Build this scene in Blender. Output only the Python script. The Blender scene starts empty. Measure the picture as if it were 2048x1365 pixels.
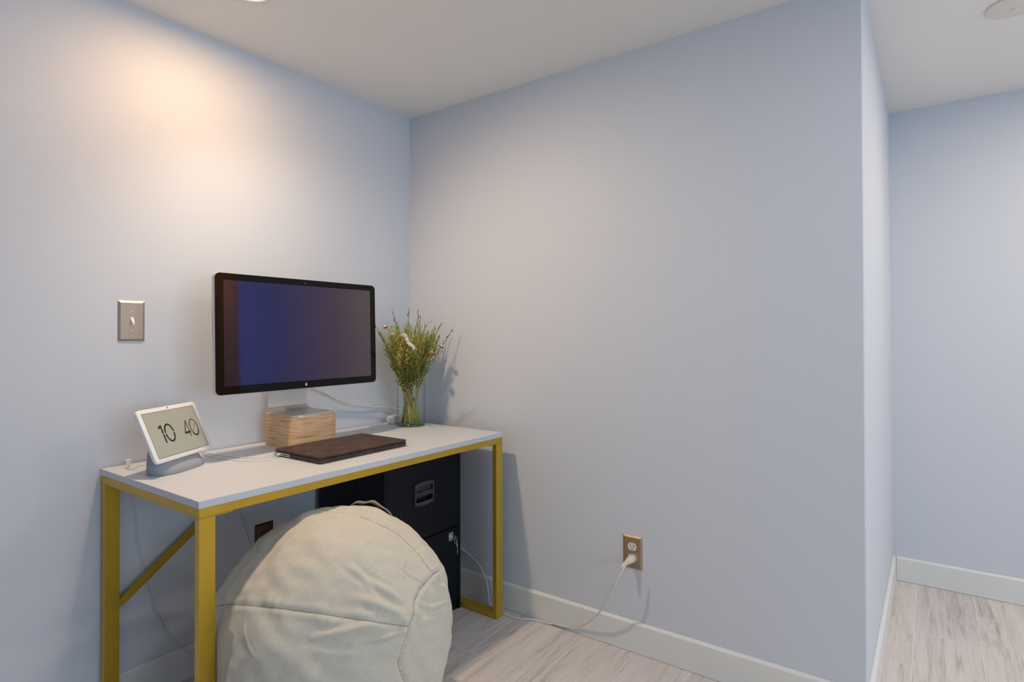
import bpy, bmesh, math, random
import numpy as np
from mathutils import Vector, Matrix

scn = bpy.context.scene
C = scn.collection
PI = math.pi
random.seed(7)

# ------------------------------------------------------------------ camera
# room frame: corner of the two walls at x=0,y=0; left wall is y=0, right wall is x=0, z up, metres
YAW, PITCH, ROLL, FPX = 0.6268, 0.0092, -0.0022, 1164.92
fw = Vector((math.cos(YAW)*math.cos(PITCH), math.sin(YAW)*math.cos(PITCH), math.sin(PITCH)))
rt = Vector((math.sin(YAW), -math.cos(YAW), 0))
up = rt.cross(fw)
R_ = math.cos(ROLL)*rt + math.sin(ROLL)*up
U_ = -math.sin(ROLL)*rt + math.cos(ROLL)*up
cam_d = bpy.data.cameras.new('camera')
cam = bpy.data.objects.new('camera', cam_d); C.objects.link(cam)
cam_d.sensor_width = 36.0
cam_d.lens = FPX/2048*36.0
cam_d.shift_y = -23.66/2048
cam_d.clip_start = 0.02
M = Matrix((R_, U_, -fw)).transposed().to_4x4()
M.translation = Vector((-1.9825, -2.0418, 1.151))
cam.matrix_world = M
scn.camera = cam

# ------------------------------------------------------------------ world, lights, exposure
w = bpy.data.worlds.new('world'); scn.world = w; w.use_nodes = True
w.node_tree.nodes['Background'].inputs[0].default_value = (0.55, 0.62, 0.72, 1)
w.node_tree.nodes['Background'].inputs[1].default_value = 0.3
scn.view_settings.view_transform = 'Standard'
scn.view_settings.look = 'None'
scn.view_settings.exposure = 0.2
scn.view_settings.gamma = 1.0
scn.view_settings.use_curve_mapping = False

H = 2.194
def area_light(name, loc, rot, sx, sy, power, col, disk=False, spread=PI):
    d = bpy.data.lights.new(name, 'AREA'); d.energy = power; d.color = col
    d.shape = 'DISK' if disk else 'RECTANGLE'; d.size = sx
    if not disk: d.size_y = sy
    d.spread = spread
    o = bpy.data.objects.new(name, d); C.objects.link(o); o.location = loc; o.rotation_euler = rot
    return o
def spot(name, loc, target, power, col, size_deg, blend, radius):
    d = bpy.data.lights.new(name, 'SPOT'); d.energy = power; d.color = col
    d.spot_size = math.radians(size_deg); d.spot_blend = blend; d.shadow_soft_size = radius
    o = bpy.data.objects.new(name, d); C.objects.link(o); o.location = loc
    o.rotation_euler = (Vector(target)-Vector(loc)).to_track_quat('-Z', 'Y').to_euler()
    return o
LAMP = (-1.045, -0.385)
WARM = (1.0, 0.80, 0.58)
# downlight over the desk, tipped a little away from the wall
spot('desk_downlight_beam', (LAMP[0], LAMP[1], H-0.03), (LAMP[0]+0.46, LAMP[1]-0.62, 0.6), 38, WARM, 150, 1.0, 0.04)
area_light('desk_downlight_glow', (LAMP[0], LAMP[1], H-0.018), (0, 0, 0), 0.10, 0.10, 4.3, (1.0, 0.58, 0.27), True)
area_light('middle_fill_light', (-0.9, -2.35, H-0.012), (0, 0, 0), 0.14, 0.14, 5.0, (0.90, 0.96, 1.0), True)  # fill light added to brighten the pouf and floor
# ceiling downlight of the passage, then two added lights
area_light('passage_lamp_light', (0.42, -2.75, H-0.012), (0, 0, 0), 0.14, 0.14, 12.5, (1.0, 0.81, 0.60), True)
area_light('door_fill_light', (0.75, -4.3, H-0.012), (0, 0, 0), 0.14, 0.14, 14, (1.0, 0.80, 0.55), True)  # added to light the door mirrored in the monitor
area_light('room_fill_light', (-1.9, -3.3, H-0.012), (0, 0, 0), 0.14, 0.14, 2, (1.0, 0.93, 0.86), True)  # weak fill added behind the camera
# cool fill light, added at an unseen window behind the camera
area_light('window_fill_light', (-1.6, -5.12, 1.25), (PI/2, 0, 0), 2.2, 1.5, 25, (0.50, 0.75, 1.0))

# ------------------------------------------------------------------ materials
def mat(name):
    m = bpy.data.materials.new(name); m.use_nodes = True
    nt = m.node_tree; return m, nt, nt.nodes['Principled BSDF']
def srgb(r, g, b):
    f = lambda v: (v/255/12.92) if v/255 <= 0.04045 else ((v/255+0.055)/1.055)**2.4
    return (f(r), f(g), f(b), 1)
def simple(name, col, rough=0.5, metal=0.0, bump=None, spec=None, var=None, coat=0.0):
    """bump=(scale, strength, distance); var=(scale, amount) slight value noise"""
    m, nt, p = mat(name)
    p.inputs['Base Color'].default_value = col
    p.inputs['Roughness'].default_value = rough
    p.inputs['Metallic'].default_value = metal
    if spec is not None: p.inputs['Specular IOR Level'].default_value = spec
    if coat: p.inputs['Coat Weight'].default_value = coat; p.inputs['Coat Roughness'].default_value = 0.05
    tc = nt.nodes.new('ShaderNodeTexCoord')
    if bump:
        n = nt.nodes.new('ShaderNodeTexNoise'); n.inputs['Scale'].default_value = bump[0]; n.inputs['Detail'].default_value = 4
        b = nt.nodes.new('ShaderNodeBump'); b.inputs['Strength'].default_value = bump[1]; b.inputs['Distance'].default_value = bump[2]
        nt.links.new(tc.outputs['Object'], n.inputs['Vector']); nt.links.new(n.outputs['Fac'], b.inputs['Height'])
        nt.links.new(b.outputs['Normal'], p.inputs['Normal'])
    if var:
        n = nt.nodes.new('ShaderNodeTexNoise'); n.inputs['Scale'].default_value = var[0]; n.inputs['Detail'].default_value = 5
        r = nt.nodes.new('ShaderNodeValToRGB')
        a = var[1]
        r.color_ramp.elements[0].position = 0.3; r.color_ramp.elements[1].position = 0.7
        r.color_ramp.elements[0].color = tuple(c*(1-a) for c in col[:3])+(1,)
        r.color_ramp.elements[1].color = tuple(min(1, c*(1+a)) for c in col[:3])+(1,)
        nt.links.new(tc.outputs['Object'], n.inputs['Vector']); nt.links.new(n.outputs['Fac'], r.inputs['Fac'])
        nt.links.new(r.outputs['Color'], p.inputs['Base Color'])
    return m

M_wall = simple('pale_blue_wall_paint', (0.62, 0.665, 0.745, 1), 0.55, bump=(260, 0.12, 0.0012), spec=0.3)
M_ceil = simple('white_ceiling_paint', (0.86, 0.845, 0.82, 1), 0.75, bump=(200, 0.08, 0.001))
M_trim = simple('white_trim_paint', (0.74, 0.76, 0.76, 1), 0.35, bump=(60, 0.05, 0.001))
M_white_plastic = simple('white_plastic', (0.78, 0.78, 0.79, 1), 0.35, bump=(90, 0.02, 0.0005))
M_cable = simple('white_cable_rubber', (0.70, 0.70, 0.70, 1), 0.45, var=(40, 0.04))
M_greycable = simple('grey_cord', (0.42, 0.43, 0.46, 1), 0.5, var=(40, 0.04))
M_dark = simple('black_plastic', (0.006, 0.006, 0.007, 1), 0.35, bump=(80, 0.02, 0.0005))
M_desktop = simple('white_laminate', (0.60, 0.63, 0.68, 1), 0.42, bump=(400, 0.05, 0.0004), spec=0.35)
M_gold = simple('gold_painted_steel', (0.58, 0.375, 0.036, 1), 0.38, metal=0.5, bump=(150, 0.03, 0.0005), var=(6, 0.06))
M_alu = simple('brushed_aluminium', (0.62, 0.62, 0.61, 1), 0.36, metal=0.9, bump=(120, 0.03, 0.0004))
M_cab = simple('black_powder_coat', (0.0045, 0.0060, 0.011, 1), 0.45, bump=(500, 0.15, 0.0005), spec=0.22)
M_cabgrey = simple('charcoal_plastic', (0.055, 0.055, 0.07, 1), 0.45, bump=(200, 0.05, 0.0005))
M_chrome = simple('chrome', (0.75, 0.75, 0.76, 1), 0.2, metal=1.0, bump=(50, 0.02, 0.0003))
M_plate = simple('brushed_nickel_plate', (0.47, 0.40, 0.34, 1), 0.36, metal=0.85, bump=(300, 0.05, 0.0003))
M_plate2 = simple('warm_nickel_plate', (0.40, 0.29, 0.19, 1), 0.38, metal=0.65, bump=(300, 0.05, 0.0003))
M_ivory = simple('ivory_plastic', (0.72, 0.69, 0.60, 1), 0.3, bump=(90, 0.02, 0.0003))
M_lens = None

def weave_mat(name, c1, c2, scale, rough=0.9, strength=0.5):
    m, nt, p = mat(name); L = nt.links.new
    tc = nt.nodes.new('ShaderNodeTexCoord')
    mp = nt.nodes.new('ShaderNodeMapping'); L(tc.outputs['UV'], mp.inputs['Vector'])
    outs = []
    for d, sc in (('X', (1, 1, 1)), ('Y', (1, 1, 1))):
        wv = nt.nodes.new('ShaderNodeTexWave'); wv.bands_direction = d; wv.inputs['Scale'].default_value = scale
        wv.inputs['Distortion'].default_value = 1.2; wv.inputs['Detail'].default_value = 3; wv.inputs['Detail Scale'].default_value = 2
        L(mp.outputs['Vector'], wv.inputs['Vector']); outs.append(wv.outputs['Fac'])
    mul = nt.nodes.new('ShaderNodeMath'); mul.operation = 'ADD'; L(outs[0], mul.inputs[0]); L(outs[1], mul.inputs[1])
    half = nt.nodes.new('ShaderNodeMath'); half.operation = 'MULTIPLY'; half.inputs[1].default_value = 0.5; L(mul.outputs[0], half.inputs[0])
    # slubs: long thin streaks both ways
    ns = []
    for sc in ((45, 1000, 1), (1000, 70, 1)):
        mp2 = nt.nodes.new('ShaderNodeMapping'); mp2.inputs['Scale'].default_value = sc; L(tc.outputs['UV'], mp2.inputs['Vector'])
        n = nt.nodes.new('ShaderNodeTexNoise'); n.inputs['Scale'].default_value = 1.0; n.inputs['Detail'].default_value = 3
        L(mp2.outputs['Vector'], n.inputs['Vector']); ns.append(n.outputs['Fac'])
    mx = nt.nodes.new('ShaderNodeMath'); mx.operation = 'ADD'; L(ns[0], mx.inputs[0]); L(ns[1], mx.inputs[1])
    h2 = nt.nodes.new('ShaderNodeMath'); h2.operation = 'MULTIPLY'; h2.inputs[1].default_value = 0.5; L(mx.outputs[0], h2.inputs[0])
    r = nt.nodes.new('ShaderNodeValToRGB'); r.color_ramp.elements[0].position = 0.32; r.color_ramp.elements[1].position = 0.68
    r.color_ramp.elements[0].color = c1; r.color_ramp.elements[1].color = c2
    L(h2.outputs[0], r.inputs['Fac']); L(r.outputs['Color'], p.inputs['Base Color'])
    ad = nt.nodes.new('ShaderNodeMath'); ad.operation = 'ADD'; L(half.outputs[0], ad.inputs[0]); L(h2.outputs[0], ad.inputs[1])
    b = nt.nodes.new('ShaderNodeBump'); b.inputs['Strength'].default_value = strength; b.inputs['Distance'].default_value = 0.0008
    L(ad.outputs[0], b.inputs['Height']); L(b.outputs['Normal'], p.inputs['Normal'])
    p.inputs['Roughness'].default_value = rough; p.inputs['Specular IOR Level'].default_value = 0.15
    p.inputs['Sheen Weight'].default_value = 0.15
    return m
M_linen = weave_mat('natural_linen', (0.52, 0.50, 0.43, 1), (0.68, 0.655, 0.575, 1), 300)
M_seam = simple('linen_seam_thread', (0.26, 0.225, 0.165, 1), 0.9, bump=(600, 0.3, 0.001))
M_strap = simple('cotton_strap', (0.55, 0.47, 0.30, 1), 0.85, bump=(900, 0.4, 0.0006))
M_fabricgrey = simple('grey_mesh_fabric', (0.33, 0.36, 0.40, 1), 0.85, bump=(1400, 0.6, 0.0006), var=(900, 0.18))

def floor_mat():
    m, nt, p = mat('whitewashed_oak_plank_tile'); L = nt.links.new
    N = lambda t, **k: nt.nodes.new(t)
    def math_(op, a, b=None, cval=None):
        n = N('ShaderNodeMath'); n.operation = op
        for i, v in enumerate((a, b, cval)):
            if v is None: continue
            if isinstance(v, (int, float)): n.inputs[i].default_value = v
            else: L(v, n.inputs[i])
        return n.outputs[0]
    g = N('ShaderNodeNewGeometry'); sp = N('ShaderNodeSeparateXYZ'); L(g.outputs['Position'], sp.inputs[0])
    X, Y = sp.outputs[0], sp.outputs[1]
    PW, PL, G = 0.2032, 0.9144, 0.0018
    row_f = math_('DIVIDE', math_('MULTIPLY', math_('ADD', Y, 0.753), -1.0), PW)      # rows count toward -y
    row_f = math_('ADD', row_f, 1.0)
    row = math_('FLOOR', row_f); ry = math_('FRACT', row_f)
    off = math_('ADD', math_('MULTIPLY', row, 0.29), -0.357)
    one = math_('COMPARE', row, 1.0, 0.1); off = math_('ADD', off, math_('MULTIPLY', one, 0.36))
    col_f = math_('DIVIDE', math_('SUBTRACT', X, off), PL)
    col = math_('FLOOR', col_f); cx = math_('FRACT', col_f)
    dy = math_('MULTIPLY', math_('MINIMUM', ry, math_('SUBTRACT', 1.0, ry)), PW)
    dx = math_('MULTIPLY', math_('MINIMUM', cx, math_('SUBTRACT', 1.0, cx)), PL)
    edge = math_('MINIMUM', dx, dy)
    grout = math_('LESS_THAN', edge, G*0.6)
    cmb = N('ShaderNodeCombineXYZ'); L(row, cmb.inputs[0]); L(col, cmb.inputs[1])
    wn = N('ShaderNodeTexWhiteNoise'); wn.noise_dimensions = '3D'; L(cmb.outputs[0], wn.inputs['Vector'])
    # grain coordinates: stretched along x, shifted per plank
    ox = math_('MULTIPLY', wn.outputs['Value'], 37.0)
    gx = math_('ADD', math_('MULTIPLY', X, 1.6), ox); gy = math_('ADD', math_('MULTIPLY', Y, 21.0), ox)
    gc = N('ShaderNodeCombineXYZ'); L(gx, gc.inputs[0]); L(gy, gc.inputs[1]); L(ox, gc.inputs[2])
    n1 = N('ShaderNodeTexNoise'); n1.inputs['Scale'].default_value = 1.3; n1.inputs['Detail'].default_value = 8; n1.inputs['Roughness'].default_value = 0.62
    n1.inputs['Distortion'].default_value = 1.6; L(gc.outputs[0], n1.inputs['Vector'])
    gx2 = math_('ADD', math_('MULTIPLY', X, 9.0), ox); gy2 = math_('MULTIPLY', Y, 260.0)
    gc2 = N('ShaderNodeCombineXYZ'); L(gx2, gc2.inputs[0]); L(gy2, gc2.inputs[1])
    n2 = N('ShaderNodeTexNoise'); n2.inputs['Scale'].default_value = 1.0; n2.inputs['Detail'].default_value = 4; L(gc2.outputs[0], n2.inputs['Vector'])
    f = math_('ADD', math_('MULTIPLY', n1.outputs['Fac'], 0.72), math_('MULTIPLY', n2.outputs['Fac'], 0.28))
    r = N('ShaderNodeValToRGB'); e = r.color_ramp.elements
    e[0].position = 0.33; e[0].color = (0.42, 0.385, 0.37, 1)
    e[1].position = 0.66; e[1].color = (0.74, 0.715, 0.705, 1)
    k = e.new(0.47); k.color = (0.645, 0.61, 0.60, 1)
    L(f, r.inputs['Fac'])
    tint = N('ShaderNodeMix'); tint.data_type = 'RGBA'; tint.blend_type = 'MULTIPLY'; tint.inputs[0].default_value = 1.0
    tr = N('ShaderNodeValToRGB'); tr.color_ramp.elements[0].color = (0.93, 0.93, 0.94, 1); tr.color_ramp.elements[1].color = (1.05, 1.02, 1.0, 1)
    L(wn.outputs['Value'], tr.inputs['Fac']); L(r.outputs['Color'], tint.inputs[6]); L(tr.outputs['Color'], tint.inputs[7])
    gm = N('ShaderNodeMix'); gm.data_type = 'RGBA'; L(grout, gm.inputs[0]); L(tint.outputs[2], gm.inputs[6]); gm.inputs[7].default_value = (0.80, 0.77, 0.74, 1)
    L(gm.outputs[2], p.inputs['Base Color'])
    p.inputs['Roughness'].default_value = 0.5; p.inputs['Specular IOR Level'].default_value = 0.3
    b = N('ShaderNodeBump'); b.inputs['Strength'].default_value = 0.15; b.inputs['Distance'].default_value = 0.001
    h = math_('SUBTRACT', f, math_('MULTIPLY', grout, 0.6)); L(h, b.inputs['Height']); L(b.outputs['Normal'], p.inputs['Normal'])
    return m
M_floor = floor_mat()

def ply_mat():
    m, nt, p = mat('bamboo_ply_edge_grain'); L = nt.links.new
    tc = nt.nodes.new('ShaderNodeTexCoord')
    def noise(sc, det, dist=0):
        mp = nt.nodes.new('ShaderNodeMapping'); mp.inputs['Scale'].default_value = sc; L(tc.outputs['Object'], mp.inputs['Vector'])
        n = nt.nodes.new('ShaderNodeTexNoise'); n.inputs['Scale'].default_value = 1; n.inputs['Detail'].default_value = det
        n.inputs['Distortion'].default_value = dist; L(mp.outputs['Vector'], n.inputs['Vector']); return n.outputs['Fac']
    a = noise((11, 11, 300), 5, 0.6); b = noise((9, 9, 620), 3)
    r = nt.nodes.new('ShaderNodeValToRGB'); e = r.color_ramp.elements
    e[0].position = 0.34; e[0].color = (0.26, 0.09, 0.02, 1)
    e[1].position = 0.62; e[1].color = (0.82, 0.60, 0.38, 1)
    k = e.new(0.41); k.color = (0.52, 0.26, 0.10, 1); k = e.new(0.48); k.color = (0.70, 0.45, 0.26, 1)
    mx = nt.nodes.new('ShaderNodeMath'); mx.operation = 'ADD'; L(a, mx.inputs[0]); L(b, mx.inputs[1])
    h = nt.nodes.new('ShaderNodeMath'); h.operation = 'MULTIPLY'; h.inputs[1].default_value = 0.5; L(mx.outputs[0], h.inputs[0])
    L(h.outputs[0], r.inputs['Fac']); L(r.outputs['Color'], p.inputs['Base Color'])
    p.inputs['Roughness'].default_value = 0.5
    bp = nt.nodes.new('ShaderNodeBump'); bp.inputs['Strength'].default_value = 0.2; bp.inputs['Distance'].default_value = 0.001
    L(h.outputs[0], bp.inputs['Height']); L(bp.outputs['Normal'], p.inputs['Normal'])
    return m
M_ply = ply_mat()

def felt_mat():
    m, nt, p = mat('speckled_brown_felt'); L = nt.links.new
    tc = nt.nodes.new('ShaderNodeTexCoord')
    v = nt.nodes.new('ShaderNodeTexNoise'); v.inputs['Scale'].default_value = 620; v.inputs['Detail'].default_value = 3; v.inputs['Roughness'].default_value = 0.8
    L(tc.outputs['Object'], v.inputs['Vector'])
    n = nt.nodes.new('ShaderNodeTexNoise'); n.inputs['Scale'].default_value = 30; n.inputs['Detail'].default_value = 4; L(tc.outputs['Object'], n.inputs['Vector'])
    a = nt.nodes.new('ShaderNodeMath'); a.operation = 'MULTIPLY_ADD'; a.inputs[1].default_value = 0.25; L(n.outputs['Fac'], a.inputs[0]); 
    s = nt.nodes.new('ShaderNodeMath'); s.operation = 'MULTIPLY'; s.inputs[1].default_value = 0.75; L(v.outputs['Fac'], s.inputs[0]); L(s.outputs[0], a.inputs[2])
    r = nt.nodes.new('ShaderNodeValToRGB'); e = r.color_ramp.elements
    e[0].position = 0.38; e[0].color = (0.020, 0.013, 0.012, 1); e[1].position = 0.64; e[1].color = (0.135, 0.088, 0.072, 1)
    k = e.new(0.5); k.color = (0.060, 0.038, 0.033, 1)
    L(a.outputs[0], r.inputs['Fac']); L(r.outputs['Color'], p.inputs['Base Color'])
    p.inputs['Roughness'].default_value = 0.7; p.inputs['Specular IOR Level'].default_value = 0.3
    b = nt.nodes.new('ShaderNodeBump'); b.inputs['Strength'].default_value = 0.4; b.inputs['Distance'].default_value = 0.0006
    L(v.outputs['Fac'], b.inputs['Height']); L(b.outputs['Normal'], p.inputs['Normal'])
    return m
M_felt = felt_mat()

def glossy_black():
    m, nt, p = mat('black_cover_glass')
    p.inputs['Base Color'].default_value = (0.006, 0.005, 0.005, 1); p.inputs['Roughness'].default_value = 0.03
    p.inputs['IOR'].default_value = 1.3
    return m
M_blackglass = glossy_black()
def screen_mat():
    """switched-off panel: anti-reflection coating whose mirror tint runs blue to mauve grey with the angle of incidence"""
    m, nt, p = mat('coated_lcd_panel'); L = nt.links.new
    lw = nt.nodes.new('ShaderNodeLayerWeight'); lw.inputs['Blend'].default_value = 0.5
    r = nt.nodes.new('ShaderNodeValToRGB'); e = r.color_ramp.elements
    e[0].position = 0.115; e[0].color = (0.055, 0.068, 0.24, 1)
    e[1].position = 0.262; e[1].color = (0.19, 0.165, 0.165, 1)
    k = e.new(0.165); k.color = (0.07, 0.066, 0.17, 1)
    k = e.new(0.215); k.color = (0.13, 0.095, 0.14, 1)
    L(lw.outputs['Facing'], r.inputs['Fac'])
    g = nt.nodes.new('ShaderNodeBsdfGlossy'); g.inputs['Roughness'].default_value = 0.05
    tc = nt.nodes.new('ShaderNodeTexCoord'); n = nt.nodes.new('ShaderNodeTexNoise'); n.inputs['Scale'].default_value = 900
    L(tc.outputs['Object'], n.inputs['Vector'])
    b = nt.nodes.new('ShaderNodeBump'); b.inputs['Strength'].default_value = 0.03; b.inputs['Distance'].default_value = 0.0002
    L(n.outputs['Fac'], b.inputs['Height']); L(b.outputs['Normal'], g.inputs['Normal'])
    L(r.outputs['Color'], g.inputs['Color'])
    d = nt.nodes.new('ShaderNodeBsdfDiffuse'); d.inputs['Color'].default_value = (0.004, 0.004, 0.005, 1)
    a = nt.nodes.new('ShaderNodeAddShader'); L(g.outputs[0], a.inputs[0]); L(d.outputs[0], a.inputs[1])
    L(a.outputs[0], nt.nodes['Material Output'].inputs['Surface'])
    return m
M_screen = screen_mat()
def emis(name, col, s):
    m, nt, p = mat(name)
    p.inputs['Base Color'].default_value = col; p.inputs['Emission Color'].default_value = col; p.inputs['Emission Strength'].default_value = s
    p.inputs['Roughness'].default_value = 0.25
    return m
M_lens = emis('frosted_lamp_lens', (1.0, 0.80, 0.55, 1), 20.0)
M_display = emis('lit_display', srgb(152, 153, 142), 0.22)
M_digit = simple('display_digit_ink', srgb(42, 42, 38), 0.4, bump=(100, 0.02, 0.0003))
M_digit_pale = simple('display_digit_faded_ink', srgb(92, 92, 84), 0.4, bump=(100, 0.02, 0.0003))
M_logo = simple('silver_emblem', (0.62, 0.63, 0.66, 1), 0.35, metal=0.3, bump=(50, 0.02, 0.0003))
def glass_mat():
    m, nt, p = mat('clear_vase_glass'); L = nt.links.new
    # thin-walled glass: clear transmission, mirror reflection that grows toward grazing angles, green where seen edge-on
    lw = nt.nodes.new('ShaderNodeLayerWeight'); lw.inputs['Blend'].default_value = 0.5
    r = nt.nodes.new('ShaderNodeValToRGB'); r.color_ramp.elements[0].color = (0.985, 0.995, 0.99, 1); r.color_ramp.elements[1].color = (0.62, 0.78, 0.68, 1)
    r.color_ramp.elements[0].position = 0.6
    L(lw.outputs['Facing'], r.inputs['Fac'])
    t = nt.nodes.new('ShaderNodeBsdfTransparent'); L(r.outputs['Color'], t.inputs['Color'])
    g = nt.nodes.new('ShaderNodeBsdfGlossy'); g.inputs['Roughness'].default_value = 0.02
    pw = nt.nodes.new('ShaderNodeMath'); pw.operation = 'POWER'; L(lw.outputs['Facing'], pw.inputs[0]); pw.inputs[1].default_value = 3.0
    f = nt.nodes.new('ShaderNodeMath'); f.operation = 'MULTIPLY_ADD'; L(pw.outputs[0], f.inputs[0]); f.inputs[1].default_value = 0.25; f.inputs[2].default_value = 0.03
    mx = nt.nodes.new('ShaderNodeMixShader'); L(f.outputs[0], mx.inputs[0]); L(t.outputs[0], mx.inputs[1]); L(g.outputs[0], mx.inputs[2])
    L(mx.outputs[0], nt.nodes['Material Output'].inputs['Surface'])
    return m
M_glass = glass_mat()
def glass_base_mat():
    m, nt, p = mat('thick_green_glass_edge'); L = nt.links.new
    t = nt.nodes.new('ShaderNodeBsdfTransparent'); t.inputs['Color'].default_value = (0.62, 0.78, 0.66, 1)
    g = nt.nodes.new('ShaderNodeBsdfGlossy'); g.inputs['Roughness'].default_value = 0.08
    mx = nt.nodes.new('ShaderNodeMixShader'); mx.inputs[0].default_value = 0.10; L(t.outputs[0], mx.inputs[1]); L(g.outputs[0], mx.inputs[2])
    L(mx.outputs[0], nt.nodes['Material Output'].inputs['Surface'])
    return m
M_glass_base = glass_base_mat()
M_window_glow = emis('added_window_glow', (0.80, 0.90, 1.0, 1), 1.2)  # glow for the pane of the added window
M_door = simple('added_door_orange', (0.62, 0.26, 0.06, 1), 0.45, var=(14, 0.2))  # orange chosen for the door's reflection in the screen

# ------------------------------------------------------------------ mesh helpers
def mesh_obj(name, bm, m, parent=None, smooth=False, loc=None):
    me = bpy.data.meshes.new(name)
    bmesh.ops.recalc_face_normals(bm, faces=bm.faces)
    bm.to_mesh(me); bm.free()
    if smooth:
        for f in me.polygons: f.use_smooth = True
    me.materials.append(m)
    o = bpy.data.objects.new(name, me); C.objects.link(o)
    if parent: o.parent = parent
    if loc: o.location = loc
    return o
def add_box(bm, x0, x1, y0, y1, z0, z1, bev=0.0, seg=2):
    r = bmesh.ops.create_cube(bm, size=1.0)
    vs = r['verts']
    bmesh.ops.scale(bm, vec=(x1-x0, y1-y0, z1-z0), verts=vs)
    bmesh.ops.translate(bm, vec=((x0+x1)/2, (y0+y1)/2, (z0+z1)/2), verts=vs)
    if bev > 0:
        es = list({e for v in vs for e in v.link_edges})
        bmesh.ops.bevel(bm, geom=es, offset=bev, segments=seg, affect='EDGES', profile=0.5)
def box(name, ext, m, parent=None, bev=0.0, seg=2, smooth=False):
    bm = bmesh.new(); add_box(bm, *ext, bev=bev, seg=seg)
    o = mesh_obj(name, bm, m, parent)
    if bev > 0 and smooth: shade_auto(o)
    return o
def shade_auto(o, ang=0.6):
    me = o.data
    for f in me.polygons: f.use_smooth = True
    me.set_sharp_from_angle(angle=ang)
def catmull(pts, n=8):
    P = [Vector(p) for p in pts]
    if len(P) < 3: return P
    P = [P[0]*2-P[1]]+P+[P[-1]*2-P[-2]]
    out = []
    for i in range(1, len(P)-2):
        for k in range(n):
            t = k/n
            out.append(0.5*((2*P[i])+(-P[i-1]+P[i+1])*t+(2*P[i-1]-5*P[i]+4*P[i+1]-P[i+2])*t*t+(-P[i-1]+3*P[i]-3*P[i+1]+P[i+2])*t**3))
    out.append(P[-2]); return out
def add_tube(bm, pts, rad, seg=8, caps=True):
    pts = [Vector(p) for p in pts]
    if not hasattr(rad, '__len__'): rad = [rad]*len(pts)
    rings = []; prev = None
    for i, p in enumerate(pts):
        t = (pts[min(i+1, len(pts)-1)]-pts[max(i-1, 0)])
        if t.length < 1e-9: t = Vector((0, 0, 1))
        t.normalize()
        if prev is None:
            a = Vector((0, 0, 1)) if abs(t.z) < 0.9 else Vector((1, 0, 0))
            n = t.cross(a).normalized()
        else:
            n = prev-t*prev.dot(t)
            n = n.normalized() if n.length > 1e-6 else t.orthogonal().normalized()
        prev = n; b = t.cross(n)
        rings.append([bm.verts.new(p+(n*math.cos(2*PI*k/seg)+b*math.sin(2*PI*k/seg))*rad[i]) for k in range(seg)])
    for A, B in zip(rings, rings[1:]):
        for k in range(seg): bm.faces.new((A[k], A[(k+1) % seg], B[(k+1) % seg], B[k]))
    if caps:
        bm.faces.new(rings[0][::-1]); bm.faces.new(rings[-1])
def tube(name, pts, rad, m, parent=None, seg=8, smooth=True, curve=True, n=8):
    bm = bmesh.new(); add_tube(bm, catmull(pts, n) if curve else pts, rad, seg)
    return mesh_obj(name, bm, m, parent, smooth)
def add_lathe(bm, prof, seg=48, cx=0, cy=0, close=False):
    rings = []
    for r, z in prof:
        if r < 1e-7: rings.append([bm.verts.new((cx, cy, z))])
        else: rings.append([bm.verts.new((cx+r*math.cos(2*PI*k/seg), cy+r*math.sin(2*PI*k/seg), z)) for k in range(seg)])
    pairs = list(zip(rings, rings[1:]))
    if close: pairs.append((rings[-1], rings[0]))
    for A, B in pairs:
        for k in range(seg):
            a0, a1 = A[k % len(A)], A[(k+1) % len(A)]; b0, b1 = B[k % len(B)], B[(k+1) % len(B)]
            f = []
            for v in (a0, a1, b1, b0):
                if v not in f: f.append(v)
            if len(f) > 2: bm.faces.new(f)
def rrect(w, h, r, n=6):
    pts = []
    for cx, cy, a0 in ((w/2-r, h/2-r, 0), (-w/2+r, h/2-r, 90), (-w/2+r, -h/2+r, 180), (w/2-r, -h/2+r, 270)):
        for k in range(n+1):
            a = math.radians(a0+90*k/n); pts.append((cx+r*math.cos(a), cy+r*math.sin(a)))
    return pts
def add_prism(bm, pts2, a0, a1, fn):
    """extrude a 2-D outline between depth a0 and a1; fn maps (u, v, d) to a point"""
    A = [bm.verts.new(fn(u, v, a0)) for u, v in pts2]; B = [bm.verts.new(fn(u, v, a1)) for u, v in pts2]
    n = len(A)
    for k in range(n): bm.faces.new((A[k], A[(k+1) % n], B[(k+1) % n], B[k]))
    bm.faces.new(A[::-1]); bm.faces.new(B)
def prism(name, pts2, a0, a1, fn, m, parent=None):
    bm = bmesh.new(); add_prism(bm, pts2, a0, a1, fn); return mesh_obj(name, bm, m, parent)
def thing(name, label, cat, loc=(0, 0, 0), rotz=0, group=None):
    o = bpy.data.objects.new(name, None); C.objects.link(o); o.empty_display_size = 0.05
    o.location = loc; o.rotation_euler = (0, 0, rotz); o['label'] = label; o['category'] = cat
    if group: o['group'] = group
    return o
def tag(o, label, cat, group=None):
    o['label'] = label; o['category'] = cat
    if group: o['group'] = group
    return o
def struct(o): o['kind'] = 'structure'; return o

# ------------------------------------------------------------------ room shell
XH, YE, XL, YN = 1.293, -1.8776, -4.2, -5.2
T = 0.12
struct(box('floor', (XL-T, XH+T, YN-T, T, -0.1, 0), M_floor))
struct(box('ceiling', (XL-T, XH+T, YN-T, T, H, H+0.1), M_ceil))
struct(box('wall_left', (XL-T, 0.0, 0, T, 0, H), M_wall))
# right wall and the return beside the passage: one L-shaped body
bm = bmesh.new()
add_prism(bm, [(0, T), (0, YE+0.003), (0.003, YE), (XH, YE), (XH, YE+T), (T, YE+T), (T, T)], 0, H, lambda u, v, d: (u, v, d))
struct(mesh_obj('wall_right', bm, M_wall))
struct(box('wall_passage', (XH, XH+T, YN, YE+T, 0, H), M_wall))
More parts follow.
